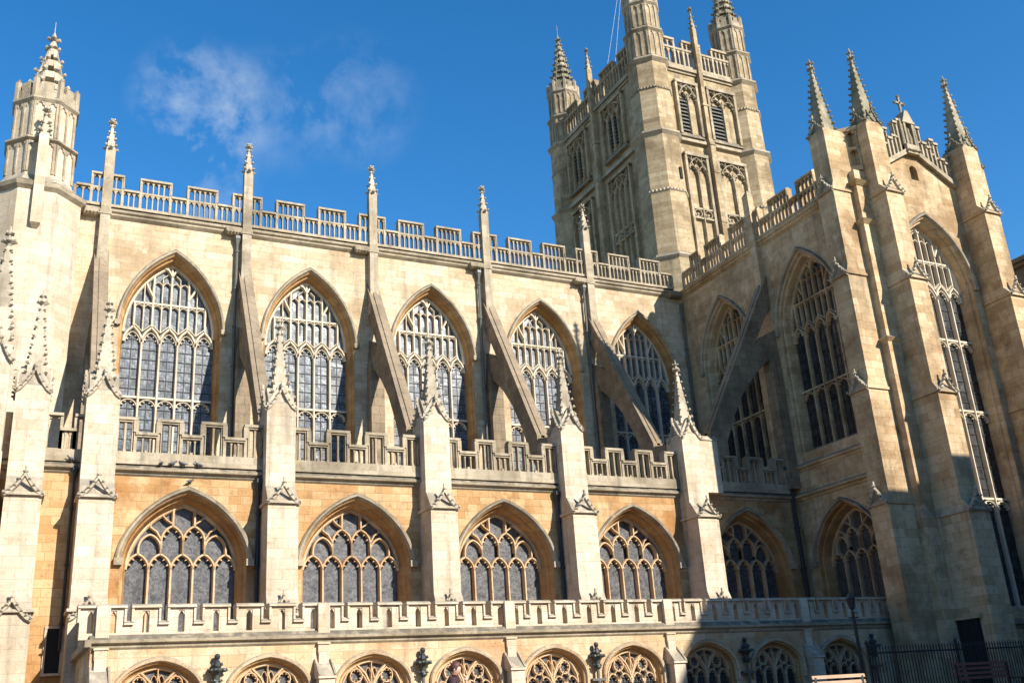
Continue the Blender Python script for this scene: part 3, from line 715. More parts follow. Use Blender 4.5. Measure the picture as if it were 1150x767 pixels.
# rainwater hoppers with figures, between each pair of windows
def make_hopper():
    s = MB(); s.ngon(0, -.17, [(.055, ZG), (.055, .60)], 10, 0)
    for z in (.15, -.7): s.ngon(0, -.17, [(.08, z), (.08, z+.07)], 10, 0)
    s.box(-.26, .26, -.24, 0, .22, .30)
    h = MB(); h.ngon(0, -.18, [(.06, .58), (.13, .66), (.09, .74), (.11, .86), (.2, .98), (.24, 1.0), (.24, 1.05), (.14, 1.07)], 8)
    for a in range(8): h.crocket(.2*math.cos(R(a*45)), -.18+.2*math.sin(R(a*45)), 1.0, math.cos(R(a*45)), math.sin(R(a*45)), .09)
    for a in range(6): h.crocket(.1*math.cos(R(a*60)), -.18+.1*math.sin(R(a*60)), .72, math.cos(R(a*60)), math.sin(R(a*60)), .07)
    f = MB(); f.ngon(0, -.18, [(.10, 1.06), (.125, 1.12), (.10, 1.22), (.06, 1.28), (.05, 1.3), (.075, 1.34), (.085, 1.39), (.06, 1.45), (.01, 1.47)], 10)
    f.crocket(.08, -.2, 1.16, .8, -.6, .1); f.crocket(-.08, -.2, 1.16, -.8, -.6, .1)
    return s, h, f
s, h, f = make_hopper()
d0 = P(s, 'downpipe', 'pipe', loc=(3.15, 0, 0)); h.build('hopper', MT['hopper'], d0); f.build('finial', MT['iron'], d0)
for i in range(1, 4): dup(d0, church, (i*B+3.15, 0, -ZG))
dup(d0, church, (28.3, 0, -ZG))

# ---- tall downpipes -------------------------------------------------------
def pipe(x, y, z0, z1, mat, r=.07, hop=True, dx=0.):
    s = MB(); s.ngon(x, y, [(r, z0), (r, z1)], 8, 0); z = z0+.8
    while z < z1-.3: s.ngon(x, y, [(r*1.5, z), (r*1.5, z+.08)], 8, 0); z += 1.9
    o = P(s, 'downpipe', mat)
    if hop:
        h = MB(); h.ngon(x, y, [(r, z1-.05), (r*2.4, z1+.25), (r*2.8, z1+.28), (r*2.8, z1+.42)], 6, 0); h.build('hopper', MT[mat], o)
pipe(B-.42, 13.02, 10.3, 21.0, 'pipe'); pipe(3*B-.5, 13.02, 10.3, 21.0, 'pipe'); pipe(4*B-.42, 13.02, 10.3, 21.0, 'pipe')
pipe(31.3, 13.05, 9.9, 21.2, 'pipe', hop=False)
pipe(3*B-.66, 6.16, 2.2, 7.7, 'iron'); pipe(B-.66, 6.16, 2.2, 7.7, 'iron'); pipe(.9-1.6, 6.16, 2.2, 7.9, 'iron', .05); pipe(31.1, 6.1, 2.2, 9.4, 'iron', .10)

# ---- west turret ----------------------------------------------------------
def blind_panels(mb, cx, cy, r, z0, z1, n=8, rot=22.5, head=.3, w=.09, per=2):
    """applied mullions and heads on each face of an octagon of circumradius r"""
    ap = r*math.cos(math.pi/n); half = r*math.sin(math.pi/n)
    for i in range(n):
        a = R(rot+360*(i+.5)/n); nx, ny = math.cos(a), math.sin(a); tx, ty = -ny, nx
        def W(u, d, z): return (cx+nx*(ap+d)+tx*u, cy+ny*(ap+d)+ty*u, z)
        def bx(u0, u1, d, za, zb):
            mb.add([W(u, dd, z) for z in (za, zb) for dd in (-.02, d) for u in (u0, u1)], [(0, 2, 3, 1), (4, 5, 7, 6), (0, 1, 5, 4), (2, 6, 7, 3), (0, 4, 6, 2), (1, 3, 7, 5)])
        bx(-half, -half+w, .07, z0, z1); bx(half-w, half, .07, z0, z1)
        p = (2*half)/per
        for k in range(1, per): bx(-half+k*p-w/2, -half+k*p+w/2, .06, z0, z1)
        for k in range(per):
            c = -half+(k+.5)*p; hw_ = p/2-w/3
            for s in (-1, 1):
                q = [(c+s*hw_, z1-head), (c+s*hw_*.6, z1-head*.45), (c+s*hw_*.5, z1-head*.6), (c+s*hw_*.35, z1-head*.2), (c, z1), (c+s*hw_, z1)]
                vs = [W(u, -.02, z) for u, z in q]+[W(u, .055, z) for u, z in q]; m = len(q)
                mb.add(vs, [tuple(range(m)), tuple(range(2*m-1, m-1, -1))]+[(j, (j+1) % m, m+(j+1) % m, m+j) for j in range(m)])
def turret_top(mb, cx, cy, r, z0, z1, n=8):
    """little battlement ring"""
    mb.ngon(cx, cy, [(r+.02, z0-.18), (r+.16, z0-.02), (r+.16, z0+.08), (r+.05, z0+.16), (r+.05, z0+.55*(z1-z0)), (r-.12, z0+.55*(z1-z0))], n)
    ap = (r+.05)*math.cos(math.pi/n); half = (r+.05)*math.sin(math.pi/n)
    for i in range(n):
        a = R(22.5+45*i); mb.ngon(cx+(r-.02)*math.cos(a), cy+(r-.02)*math.sin(a), [(.15, z0), (.15, z1), (.02, z1+.22)], 6)
        a = R(45*(i+1)); x, y = cx+(ap-.08)*math.cos(a), cy+(ap-.08)*math.sin(a)
        t = (-math.sin(a), math.cos(a)); k = half*.42; nn = (math.cos(a)*.09, math.sin(a)*.09)
        q = [(x-t[0]*k-nn[0], y-t[1]*k-nn[1]), (x+t[0]*k-nn[0], y+t[1]*k-nn[1]), (x+t[0]*k+nn[0], y+t[1]*k+nn[1]), (x-t[0]*k+nn[0], y-t[1]*k+nn[1])]
        mb.prism(q, z0, z1-.1, 'z')
TX, TY = -2.85, 13.1
mb = MB(); mb.ngon(TX, TY, [(1.95, ZG), (1.95, 21.7), (1.5, 22.3), (1.45, 22.4), (1.42, 24.15)], 8); mb.ngon(TX, TY, [(1.32, 24.2), (1.30, 26.2)], 8)
mb.box(-4.6, -1.1, 13.15, 14.5, 9, 21.7)
wt = P(mb, 'west_turret', 'pier')
mb = MB(); mb.ngon(TX, TY, [(1.95, 21.4), (2.13, 21.56), (2.17, 21.72), (1.95, 21.9)], 8); mb.ngon(TX, TY, [(1.42, 24.0), (1.6, 24.12), (1.6, 24.2), (1.36, 24.34)], 8)
blind_panels(mb, TX, TY, 1.43, 22.5, 24.0); blind_panels(mb, TX, TY, 1.31, 24.35, 26.1)
mb.build('panelling', MT['trim'], wt)
mb = MB(); turret_top(mb, TX, TY, 1.32, 26.25, 27.25)
mb.build('battlement', MT['trim'], wt)
def open_spire(mb, cx, cy, r, z0, z1, n=8, levels=6, cr=.16):
    for i in range(n):
        a = R(22.5+45*i); c, s = math.cos(a), math.sin(a)
        q = 6
        for k in range(q):
            t0, t1 = k/q, (k+1)/q; r0, r1 = r*(1-t0)+.1*t0, r*(1-t1)+.1*t1; za, zb = z0+(z1-z0)*.86*t0, z0+(z1-z0)*.86*t1
            t = (-s*.07, c*.07)
            mb.add([(cx+c*r0-t[0], cy+s*r0-t[1], za), (cx+c*r0+t[0], cy+s*r0+t[1], za), (cx+c*(r0-.16), cy+s*(r0-.16), za), (cx+c*r1-t[0], cy+s*r1-t[1], zb), (cx+c*r1+t[0], cy+s*r1+t[1], zb), (cx+c*max(.0, r1-.16), cy+s*max(0, r1-.16), zb)],
                   [(0, 1, 4, 3), (1, 2, 5, 4), (2, 0, 3, 5)])
        for k in range(levels):
            t = (k+.5)/levels; rr = r*(1-t)+.1*t; mb.crocket(cx+c*rr, cy+s*rr, z0+(z1-z0)*.86*t, c, s, cr*(1-.3*t))
    for k in range(1, levels):                    # pierced tiers: rings between the ribs
        t = k/levels; rr = r*(1-t)+.1*t; zz = z0+(z1-z0)*.86*t; h = (z1-z0)*.86/levels
        mb.ngon(cx, cy, [(rr-.10, zz-.06), (rr-.01, zz-.06), (rr-.03, zz+h*.38), (rr-.12, zz+h*.38)], n, 22.5)
    h = z1-(z0+(z1-z0)*.86); zz = z1-h
    mb.ngon(cx, cy, [(.12, zz-.1), (.1, zz+.1*h), (.2, zz+.3*h), (.1, zz+.5*h), (.08, zz+.7*h), (.02, z1)], 8)
    for a in range(4): mb.crocket(cx+.1*math.cos(R(90*a)), cy+.1*math.sin(R(90*a)), zz+.3*h, math.cos(R(90*a)), math.sin(R(90*a)), cr*.9)
mb = MB(); open_spire(mb, TX, TY, .98, 26.5, 30.7, levels=5, cr=.22); mb.ngon(TX, TY, [(.02, 30.6), (.012, 31.3)], 6)
mb.build('spirelet', MT['carved'], wt)
mb = MB(); mb.taper(-.05, .05, -.05, .0, 19.5, -.2, .2, -.4, 0, 19.8); mb.box(-.2, .2, -.4, 0, 19.8, 24.0)
o = P(mb, 'wall_shaft', 'pier', loc=(-2.8, 11.45, 0), label='thin shaft and finial corbelled from the west turret'); f = MB(); spire(f, 0, -.2, .18, 24.0, 25.5, 3, .17); f.build('pinnacle', MT['carved'], o)

# ================================================================== TRANSEPT
YN = 13.2
def LX(Y): return -Y                              # local x of the west-facing frame placed at Y=0
# west wall, two upper windows (Y 9.75 and 3.35), one lower (3.4)
mb = MB()
T1, T2 = -9.75, -3.35
h1 = CH(T1); h2 = [(x, max(z, 10.3)) for x, z in CH(T2)]
wall_hole(mb, -YN, -6.55, 8.3, 21.6, h1); wall_hole(mb, -6.55, .75, 8.3, 21.6, h2)
lo = [(x-3.4, z) for x, z in arch(2.15, AS, AT-.2, 2.3, kind=.74)]
wall_hole(mb, -6.3, .75, ZG, 8.3, lo)
P(mb, 'transept_wall', 'trans', loc=(XT, 0, 0), rz=RW)
tp = make_clere_window()
def bars_t(): return saddle((10.6, 16.3), -1.96, 1.96, .75, .55, [c for c in (-1.55, -.775, 0, .775, 1.55)])
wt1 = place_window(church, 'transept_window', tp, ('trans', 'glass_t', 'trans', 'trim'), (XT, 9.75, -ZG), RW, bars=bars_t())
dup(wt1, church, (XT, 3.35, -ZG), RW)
lw = dup(wa, church, (XT, 3.4, -ZG), RW)
mb = MB(); cornice(mb, -YN, .72, 21.62); mb.box(-YN, .72, 0, .35, 21.55, 22.02); P(mb, 'cornice', 'trans', loc=(XT, 0, 0), rz=RW)
mb = MB(); string(mb, -6.28, -.25, 8.2); string(mb, -6.28, -.25, 9.55, .8); P(mb, 'string_course', 'trans', loc=(XT, 0, 0), rz=RW)
tm = [(-11.75, -10.95), (-10.3, -8.95), (-8.1, -6.75), (-6.65, -5.65), (-4.75, -3.35), (-2.6, -1.4)]
P(parapet_clere(tm, -12.7, -.2), 'transept_parapet', 'trans', loc=(XT+.05, 0, 0), rz=RW)
# shaft above the flyer
mb = MB(); mb.box(-.22, .22, -.36, 0, 18.4, 24.6); mb.taper(-.24, .24, -.38, .02, 24.6, -.05, .05, -.2, -.1, 24.95)
P(mb, 'wall_shaft', 'trans', loc=(XT, 6.15, 0), rz=RW)
# south front
XC, XE = 35.1, 39.6
SWN = 2.1
mb = MB()
sh = gothic(SWN+.21, 16.8, 20.56-.24, 2.1, XC)
wall_hole(mb, XT, XE, ZG, 22.0, sh, YS)
def sl(x): return 23.82-.59*abs(x-XC)
mb.box(XT, XC-.25, YS, YS+.6, 21.995, 22.0) if False else None
xl, xr = 32.2, 38.0
mb.prism([(xl, 22.0), (XC-.25, 22.0), (XC-.25, sl(XC-.25)), (xl, sl(xl))], YS, YS+.6)
mb.prism([(XC+.25, 22.0), (xr, 22.0), (xr, sl(xr)), (XC+.25, sl(XC+.25))], YS, YS+.6)
mb.prism([(XC-.25, 22.0), (XC+.25, 22.0), (XC+.25, 22.3), (XC-.25, 22.3)], YS, YS+.6)
mb.prism([(XC-.25, 22.9), (XC-.17, 23.02), (XC, 23.1), (XC+.17, 23.02), (XC+.25, 22.9), (XC+.25, sl(XC+.25)), (XC, 23.82), (XC-.25, sl(XC-.25))], YS, YS+.6)
mb.box(XC-.25, XC+.25, YS+.3, YS+.5, 22.3, 23.05)
mb.box(XT, XE, YS+1.2, YS+1.5, ZG, 22)
mb.box(XE-.4, XE, YS+.0, 25, ZG, 21.9)
fs = P(mb, 'transept_front', 'trans')
# great south window
def make_south():
    zsill = 2.1; zs = 16.8; depth = .72; hw = SWN
    base = make_clere_window(zsill, (14.3, 10.9, 6.9), hw, zs=zs, top=20.56, depth=depth)
    return base
mb_s = make_south()
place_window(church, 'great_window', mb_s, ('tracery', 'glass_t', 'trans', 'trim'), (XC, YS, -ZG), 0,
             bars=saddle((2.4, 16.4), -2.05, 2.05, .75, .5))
# gable rake + parapet
mb = MB()
for sx in (-1, 1):
    a, b = (XC, 23.82), (XC+sx*2.75, 22.2)
    q = [a, b, (b[0], b[1]+.28), (a[0], a[1]+.28)]
    if sx > 0: q = q[::-1]
    mb.prism(q, YS-.22, YS+.3)
mb.box(XC-.4, XC+.4, YS-.3, YS+.1, 23.6, 24.1)
for k in range(6): mb.crocket(XC-.35+.14*k, YS-.25, 23.75, 0, -1, .14)
n_ = 9
for sx in (-1, 1):
    for k in range(n_):
        t0, t1 = (k+.0)/n_, (k+1)/n_
        x0_, x1_ = XC+sx*(.35+2.4*t0), XC+sx*(.35+2.4*t1); zb = 24.02-1.6*(t0+t1)/2
        hi = k in (0, 1, 4, 5, 8); h_ = 1.5 if hi else .85
        xa, xb = min(x0_, x1_), max(x0_, x1_)
        mb.box(xa, xa+.05, YS-.12, YS+.12, zb-.2, zb+h_); mb.box(xb-.05, xb, YS-.12, YS+.12, zb-.2, zb+h_)
        heads(mb, xa+.02, xb-.02, 1, zb+h_, .2, YS-.11, YS+.11, .05)
        if hi: mb.box(xa, xb, YS-.1, YS+.1, zb+.72, zb+.82)
        mb.box(xa-.02, xb+.02, YS-.18, YS+.18, zb+h_, zb+h_+.12)
P(mb, 'gable_parapet', 'trim')
mb = MB(); mb.box(XC-.32, XC-.2, YS-.3, YS+.2, 24.7, 26.0); mb.box(XC+.2, XC+.32, YS-.3, YS+.2, 24.7, 26.0); mb.box(XC-.2, XC+.2, YS, YS+.2, 24.7, 26.0)
mb.prism([(XC-.4, 25.9), (XC+.4, 25.9), (XC+.1, 26.6), (XC-.1, 26.6)], YS-.34, YS+.24)
mb.ngon(XC, YS-.15, [(.15, 24.7), (.17, 25.1), (.1, 25.45), (.11, 25.6), (.02, 25.75)], 8)
for s_ in (-1, 1):
    mb.ngon(XC+s_*.42, YS-.2, [(.07, 24.7), (.07, 25.8), (.01, 26.2)], 6)
nc = P(mb, 'gable_niche', 'trim', loc=(0, 0, -.6))
mb = MB(); mb.ngon(XC, YS-.05, [(.1, 26.55), (.05, 26.7), (.05, 26.9)], 6); mb.box(XC-.05, XC+.05, YS-.1, YS, 26.8, 27.6); mb.box(XC-.3, XC+.3, YS-.1, YS, 27.15, 27.26)
for x, z in ((-.3, 27.2), (.3, 27.2), (0, 27.6)): mb.ngon(XC+x, YS-.05, [(.02, z-.1), (.1, z), (.02, z+.1)], 6)
mb.build('cross', MT['carvdark'], nc, (0, 0, 0))
# big angle buttresses
def angle_buttress(stages, hwid, top0, tip, west):
    """stages: [(z_top, projection)] from the bottom; local frame outward -y, centred on x=0"""
    s = MB(); z = ZG; gb = []; first = True
    for i, (zt, pr) in enumerate(stages):
        nxt = stages[i+1][1] if i+1 < len(stages) else pr
        s.box(-hwid, hwid, -pr, .3, z, zt-.1)
        if i+1 < len(stages):
            s.taper(-hwid-.07, hwid+.07, -pr-.10, .3, zt-.18, -hwid-.07, hwid+.07, -pr-.05, .3, zt-.06)
            s.taper(-hwid-.03, hwid+.03, -pr-.04, .3, zt-.06, -hwid, hwid, -nxt, .3, zt+.3)
            gb.append(MB()); gablet(gb[-1], -hwid+.04, hwid-.04, -pr, zt-.15, .7, cr=.1)
        z = zt+.0
    pr = stages[-1][1]
    pn = MB(); cy = -pr+hwid
    gablet(pn, -hwid+.06, hwid-.06, -pr, stages[-1][0]-.15, .7, cr=.09, proj=.05); gablet(pn, -pr+.06, -pr+2*hwid-.06, -hwid, stages[-1][0]-.15, .7, 'x', cr=.09, proj=.05)
    spire(pn, 0, cy, hwid*.76, stages[-1][0]-.12, tip, 11, .15)
    return s, gb, pn
sA, gA, pA = angle_buttress([(6.0, 1.97), (10.95, 1.70), (16.2, 1.52), (20.6, 1.26), (24.4, .95)], .52, 0, 28.75, False)
bS = P(sA, 'angle_buttress', 'trans', loc=(31.93, YS, 0), label='sunlit south buttress at the near corner of the transept front')
[q_.build('gablet', MT['carved'], bS) for q_ in gA]; pA.build('pinnacle', MT['carvdark'], bS)
bE = dup(bS, church, (38.3, YS, -ZG)); bE['label'] = 'sunlit south buttress at the far corner of the transept front'
sW, gW, pW = angle_buttress([(6.6, 2.25), (11.5, 2.10), (16.8, 2.00), (21.0, 1.90), (24.2, 1.80)], .5, 0, 28.35, True)
bW = P(sW, 'angle_buttress', 'trans', loc=(XT, -.9, 0), rz=RW, label='west-facing buttress at the transept corner')
[q_.build('gablet', MT['carved'], bW) for q_ in gW]; pW.build('pinnacle', MT['carvdark'], bW)
bX = dup(bW, church, (XE-1, -.9, -ZG), R(90)); bX['label'] = 'east-facing buttress behind the far corner of the transept front'
# corner shaft between them
mb = MB(); mb.box(30.68, 31.6, -1.78, -.6, 6.1, 13.5); mb.box(30.6, 31.6, -1.86, -.6, ZG, 5.9); mb.taper(30.6, 31.6, -1.86, -.6, 5.9, 30.68, 31.6, -1.78, -.6, 6.1); mb.box(30.72, 31.6, -1.75, -.6, 13.5, 19.2); mb.box(30.76, 31.6, -1.72, -.6, 19.2, 21.9)
for z in (13.6, 19.3, 21.3):
    mb.taper(30.7, 31.6, -1.76, -.6, z-.2, 30.52, 31.6, -1.96, -.6, z-.02); mb.taper(30.52, 31.6, -1.96, -.6, z-.02, 30.76, 31.6, -1.72, -.6, z+.14)
P(mb, 'corner_shaft', 'trans')
mb = MB(); mb.box(31.35, 31.5, -.55, -.45, 22, 24.4); mb.box(32.0, 32.1, -.8, -.7, 22, 24.4)
a_ = (31.2, -.2); b_ = (32.3, -1.0)
mb = MB(); ln = math.hypot(1.1, .8)
pcr = MB(); pcr.box(-.5, .5, -.12, .12, 22.0, 22.25); heads(pcr, -.45, .45, 2, 23.15, .25, -.12, .12, .07, zb=22.2); heads(pcr, -.45, .45, 2, 24.1, .25, -.12, .12, .07, zb=23.2)
pcr.box(-.5, .5, -.12, .12, 23.1, 23.25); pcr.box(-.55, .55, -.18, .18, 24.1, 24.3); pcr.box(-.5, -.43, -.12, .12, 22.2, 24.1); pcr.box(.43, .5, -.12, .12, 22.2, 24.1)
P(pcr, 'corner_parapet', 'trans', loc=(31.1, -1.35, 0), rz=R(-45))
# lower corner block with a doorway
mb = MB(); mb.box(31.3, 32.5, -3.46, -1.95, ZG, 1.7); mb.box(31.3, 32.5, -.85, -.55, ZG, 1.7); mb.box(31.3, 32.5, -3.46, -.55, 1.7, 5.75); mb.taper(31.24, 32.56, -3.52, -.55, 5.75, 31.42, 32.4, -3.2, -.55, 6.15)
o = P(mb, 'corner_block', 'trans'); d = MB(); d.box(31.2, 31.31, -2.9, -1.88, ZG, 1.7)
for k in range(5): d.box(31.16, 31.21, -2.88+k*.2, -2.7+k*.2, ZG+.02, 1.68)
d.build('door', MT['dark'], o); d = MB(); d.box(31.1, 31.32, -3.05, -1.87, 1.72, 1.92); d.build('door_hood', MT['trans'], o)
# transept roof and string of the front
mb = MB(); mb.prism([(XT+.3, 22.0), (XC, 23.5), (XE-.3, 22.0), (XE-.3, 21), (XT+.3, 21)], YS+.35, 13.4); P(mb, 'transept_roof', 'lead')
mb = MB(); string(mb, 32.6, 37.7, 1.5); P(mb, 'string_course', 'trim', loc=(0, YS, 0))

# ================================================================== TOWER
TX0, TX1, TYS, TYN = 32.0, 39.15, 14.2, 25.1
H1, H3 = 38.65, 33.2
mb = MB(); mb.box(TX0-.75, TX1+.6, TYS-.72, TYN+.2, 19, H1)
tower = P(mb, 'tower', 'tower', loc=(.16, 1.80, -.35)); tower.scale = (1.0575,)*3  # tower scaled up about the camera; loc holds the baked offset, lowered slightly
Tloc = (0, 0, 0)
# weatherings, pilaster strips
mb = MB()
def band(z, e, h=.3):
    mb.prism([(TX0-.75-e, TYS-.72-e), (TX1+.6+e, TYS-.72-e), (TX1+.6+e, TYN+.2+e), (TX0-.75-e, TYN+.2+e)], z-h/2, z+h/2, 'z')
band(H1, .22, .26); band(H1-.2, .1, .2); band(H3, .24, .2); band(H3+.15, .14, .22)
mb.build('string_course', MT['trim'], tower)
def tower_face(loc, rz, frames, louv, shaft_x, zs=(33.75, 37.45), ms=(24.4, 32.05), nl=2):
    """frames: [(x0, x1)] in local coordinates, wall plane y=0; each gets an upper and a lower panel"""
    for (x0, x1), lv in zip(frames, louv):
        for z0, z1, up_ in ((zs[0], zs[1], True), (ms[0], ms[1], False)):
            f = MB(); w = .13; c = (x0+x1)/2; yf = -.26; yi = -.05
            f.box(x0-w, x0+w*.3, yf, .0, z0-.1, z1+.1); f.box(x1-w*.3, x1+w, yf, .0, z0-.1, z1+.1); f.box(x0-w, x1+w, yf-.03, .0, z1, z1+.22)
            f.taper(x0-w, x1+w, yf-.06, 0, z0-.35, x0-w, x1+w, -.1, 0, z0+.05)
            p = (x1-x0)/nl; W = .1; ccs = [x0+(k+.5)*p for k in range(nl)]
            for k in range(1, nl): f.bar([(x0+k*p, z0), (x0+k*p, z1-.75)], W, yi+.03, yf+.02)
            for cc in ccs:
                light_head(f, cc, p/2-.02, z1-1.25, .6, .09, yi+.03, yf+.03)
                f.bar([(cc, z1-.65), (cc, z1)], .07, yi+.03, yf+.04)
            f.bar(arch((x1-x0)/2-.02, z1-1.45, z1-.06, cx=c), .09, yi+.03, yf+.03)
            for k in range(4): light_head(f, x0+(k+.5)*(x1-x0)/4, (x1-x0)/8-.01, z1-.42, .3, .05, yi+.03, yf+.06, cusps=False)
            if not up_:
                zz = z0+(z1-z0)*.47; f.box(x0, x1, yf+.06, yi+.03, zz+.3, zz+.42); f.box(x0, x1, yf+.06, yi+.03, zz-.34, zz-.24)
                for cc in ccs:
                    ring = [(cc+.36*p*math.cos(R(a)), zz+.03+.27*math.sin(R(a))) for a in range(0, 360, 45)]
                    f.bar(ring, .08, yi+.03, yf+.07, closed=True)
                    f.prism([(cc-.08, zz), (cc, zz-.08), (cc+.08, zz), (cc, zz+.08)], yi+.03, yf+.1)
            o = f.build('belfry_window' if up_ else 'blind_panel', MT['trim' if rz == 0 else 'tower'], tower, loc, rz)
            if up_:
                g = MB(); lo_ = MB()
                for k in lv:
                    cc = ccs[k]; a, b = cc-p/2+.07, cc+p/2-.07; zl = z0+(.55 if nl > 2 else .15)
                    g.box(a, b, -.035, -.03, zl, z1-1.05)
                    z = zl+.12
                    while z < z1-1.1: lo_.add([(a, -.16, z-.07), (b, -.16, z-.07), (b, -.04, z+.1), (a, -.04, z+.1), (a, -.16, z-.11), (b, -.16, z-.11), (b, -.04, z+.06), (a, -.04, z+.06)], [(0, 1, 2, 3), (4, 7, 6, 5), (0, 4, 5, 1)]); z += .27
                g.build('shade_panel', MT['dark'], o); lo_.build('louvre', MT['louvre'], o)  # thin black panels paint the shade behind the louvres
tower_face((0, TYS-.72, 0), 0, [(33.4, 34.95), (35.9, 38.0)], [[0], [0, ]], 35.3, nl=2)
tower_face((TX0-.75, 0, 0), RW, [(-23.5, -21.0), (-18.75, -16.25)], [[1, 2], [1, 2]], -19.8, zs=(34.2, 37.9), ms=(24.4, 32.4), nl=4)
def tshaft(loc, rz):
    s = MB(); s.box(-.2, .2, -.5, 0, 20, 33.0); s.taper(-.22, .22, -.54, 0, 33.0, -.15, .15, -.36, 0, 33.6); s.box(-.14, .14, -.36, 0, 33.6, 42.0)
    for z in (27.5, 31.0, 36): s.box(-.22, .22, -.54 if z < 33 else -.4, 0, z, z+.12)
    f = MB(); spire(f, 0, -.18, .15, 42.0, 43.9, 4, .13)
    o = s.build('wall_shaft', MT['tower'], tower, loc, rz); f.build('pinnacle', MT['carved'], o) if False else None
    return s, f, o
for loc, rz in (((35.42, TYS-.72, 0), 0), ((TX0-.75, 19.75, 0), RW)):
    s, f, o = tshaft(loc, rz)
    f.build('pinnacle', MT['carvdark'], tower, loc, rz)
def tpar(mer, x0, x1, mat, solid=False):
    mb = MB(); z = 38.8; zr = 40.25; zt = 41.0+.35*solid; y0, y1 = -.12, .14
    mb.box(x0, x1, y0, y1, z, z+.3)
    ed = sorted(set([x0, x1]+[e for m in mer for e in m]))
    for a, b in zip(ed, ed[1:]):
        m_ = any(abs(a-q[0]) < 1e-6 for q in mer); n = max(2, round((b-a)/.36))
        heads(mb, a+.05, b-.05, n, zr, .3, y0, y1, .09, zb=z+.2); mb.box(a, b, y0-.03, y1+.03, zr, zr+.14)
        if m_:
            heads(mb, a+.05, b-.05, n, zt-.1, .2, y0, y1, .09, zb=zr+.1); mb.box(a-.05, b+.05, y0-.07, y1+.07, zt-.1, zt+.06)
    for e in ed: mb.box(e-.07, e+.07, y0-.02, y1+.02, z, (zt-.1) if any(abs(e-q) < 1e-6 for m in mer for q in m) else zr)
    return mb
tpar([(32.9, 33.8), (34.5, 35.9), (36.9, 38.3)], 32.5, 39.0, 'trim').build('tower_parapet', MT['trim'], tower, (0, TYS-.6, 0))
tpar([(-23.4, -21.9), (-20.9, -19.4), (-18.7, -17.1), (-16.4, -15.2)], -25, -14, 'tower').build('tower_parapet', MT['tower'], tower, (TX0-.62, 0, 0), RW)
tpar([(32.9, 33.8), (34.5, 35.9), (36.9, 38.3)], 32.5, 39.0, 'trim').build('tower_parapet', MT['trim'], tower, (0, TYN+.1, 0))
tpar([(-23.4, -21.9), (-20.9, -19.4), (-18.7, -17.1), (-16.4, -15.2)], -25, -14, 'tower').build('tower_parapet', MT['tower'], tower, (TX1+.2, 0, 0), RW)
def tturret():
    s = MB(); s.ngon(0, 0, [(1.66, 22), (1.66, 24.5), (1.56, 24.9), (1.52, 28.9), (1.50, 29.1), (1.48, 33.0)], 8)
    s.ngon(0, 0, [(1.38, 33.0), (1.36, 36.3), (1.34, 36.5), (1.33, 38.5)], 8); s.ngon(0, 0, [(1.22, 38.5), (1.22, 41.0), (1.12, 41.0), (1.12, 43.1)], 8)
    rings = []
    for r, z in ((1.63, 24.6), (1.48, 33.15), (1.35, 38.65), (1.22, 41.0)):
        t = MB(); t.ngon(0, 0, [(r, z-.22), (r+.2, z-.02), (r+.2, z+.08), (r-.1, z+.3)], 8); rings.append(t)
    for r, z in ((1.52, 29.0), (1.36, 36.4)):
        t = MB(); t.ngon(0, 0, [(r, z-.06), (r+.07, z), (r, z+.08)], 8); rings.append(t)
        for i in range(8):
            for k in range(5):
                a = R(22.5+45*i); b = R(22.5+45*(i+1)); u = (k+.5)/5; x = r*(math.cos(a)*(1-u)+math.cos(b)*u); y = r*(math.sin(a)*(1-u)+math.sin(b)*u)
                t.box(x-.06, x+.06, y-.06, y+.06, z+.02, z+.14)
    p1, p2 = MB(), MB(); blind_panels(p1, 0, 0, 1.22, 38.95, 40.8, w=.11); blind_panels(p2, 0, 0, 1.12, 41.3, 43.0, w=.11)
    b = MB(); turret_top(b, 0, 0, 1.12, 43.2, 44.1)
    sp = MB(); open_spire(sp, 0, 0, .98, 43.6, 48.9, levels=8, cr=.2); sp.ngon(0, 0, [(.02, 48.8), (.012, 49.8)], 6)
    return s, rings, (p1, p2), b, sp
s, rings, pnl, b, sp = tturret()
def mk(loc):
    s.build('turret', MT['tower'], tower, loc)
    for q_ in rings: q_.build('turret_string', MT['trim'], tower, loc)
    for q_ in pnl: q_.build('turret_panelling', MT['trim'], tower, loc)
    b.build('turret_battlement', MT['trim'], tower, loc); sp.build('spirelet', MT['carvdark'], tower, loc)
for loc in ((TX0, TYS, 0), (TX1, TYS, 0), (TX0, TYN-.2, 0), (TX1, TYN-.2, 0)): mk(loc)
sm = MB(); sm.box(32.35, 32.52, TYS-1.46, TYS-1.36, 29.9, 30.7); sm.build('slit_window', MT['dark'], tower)

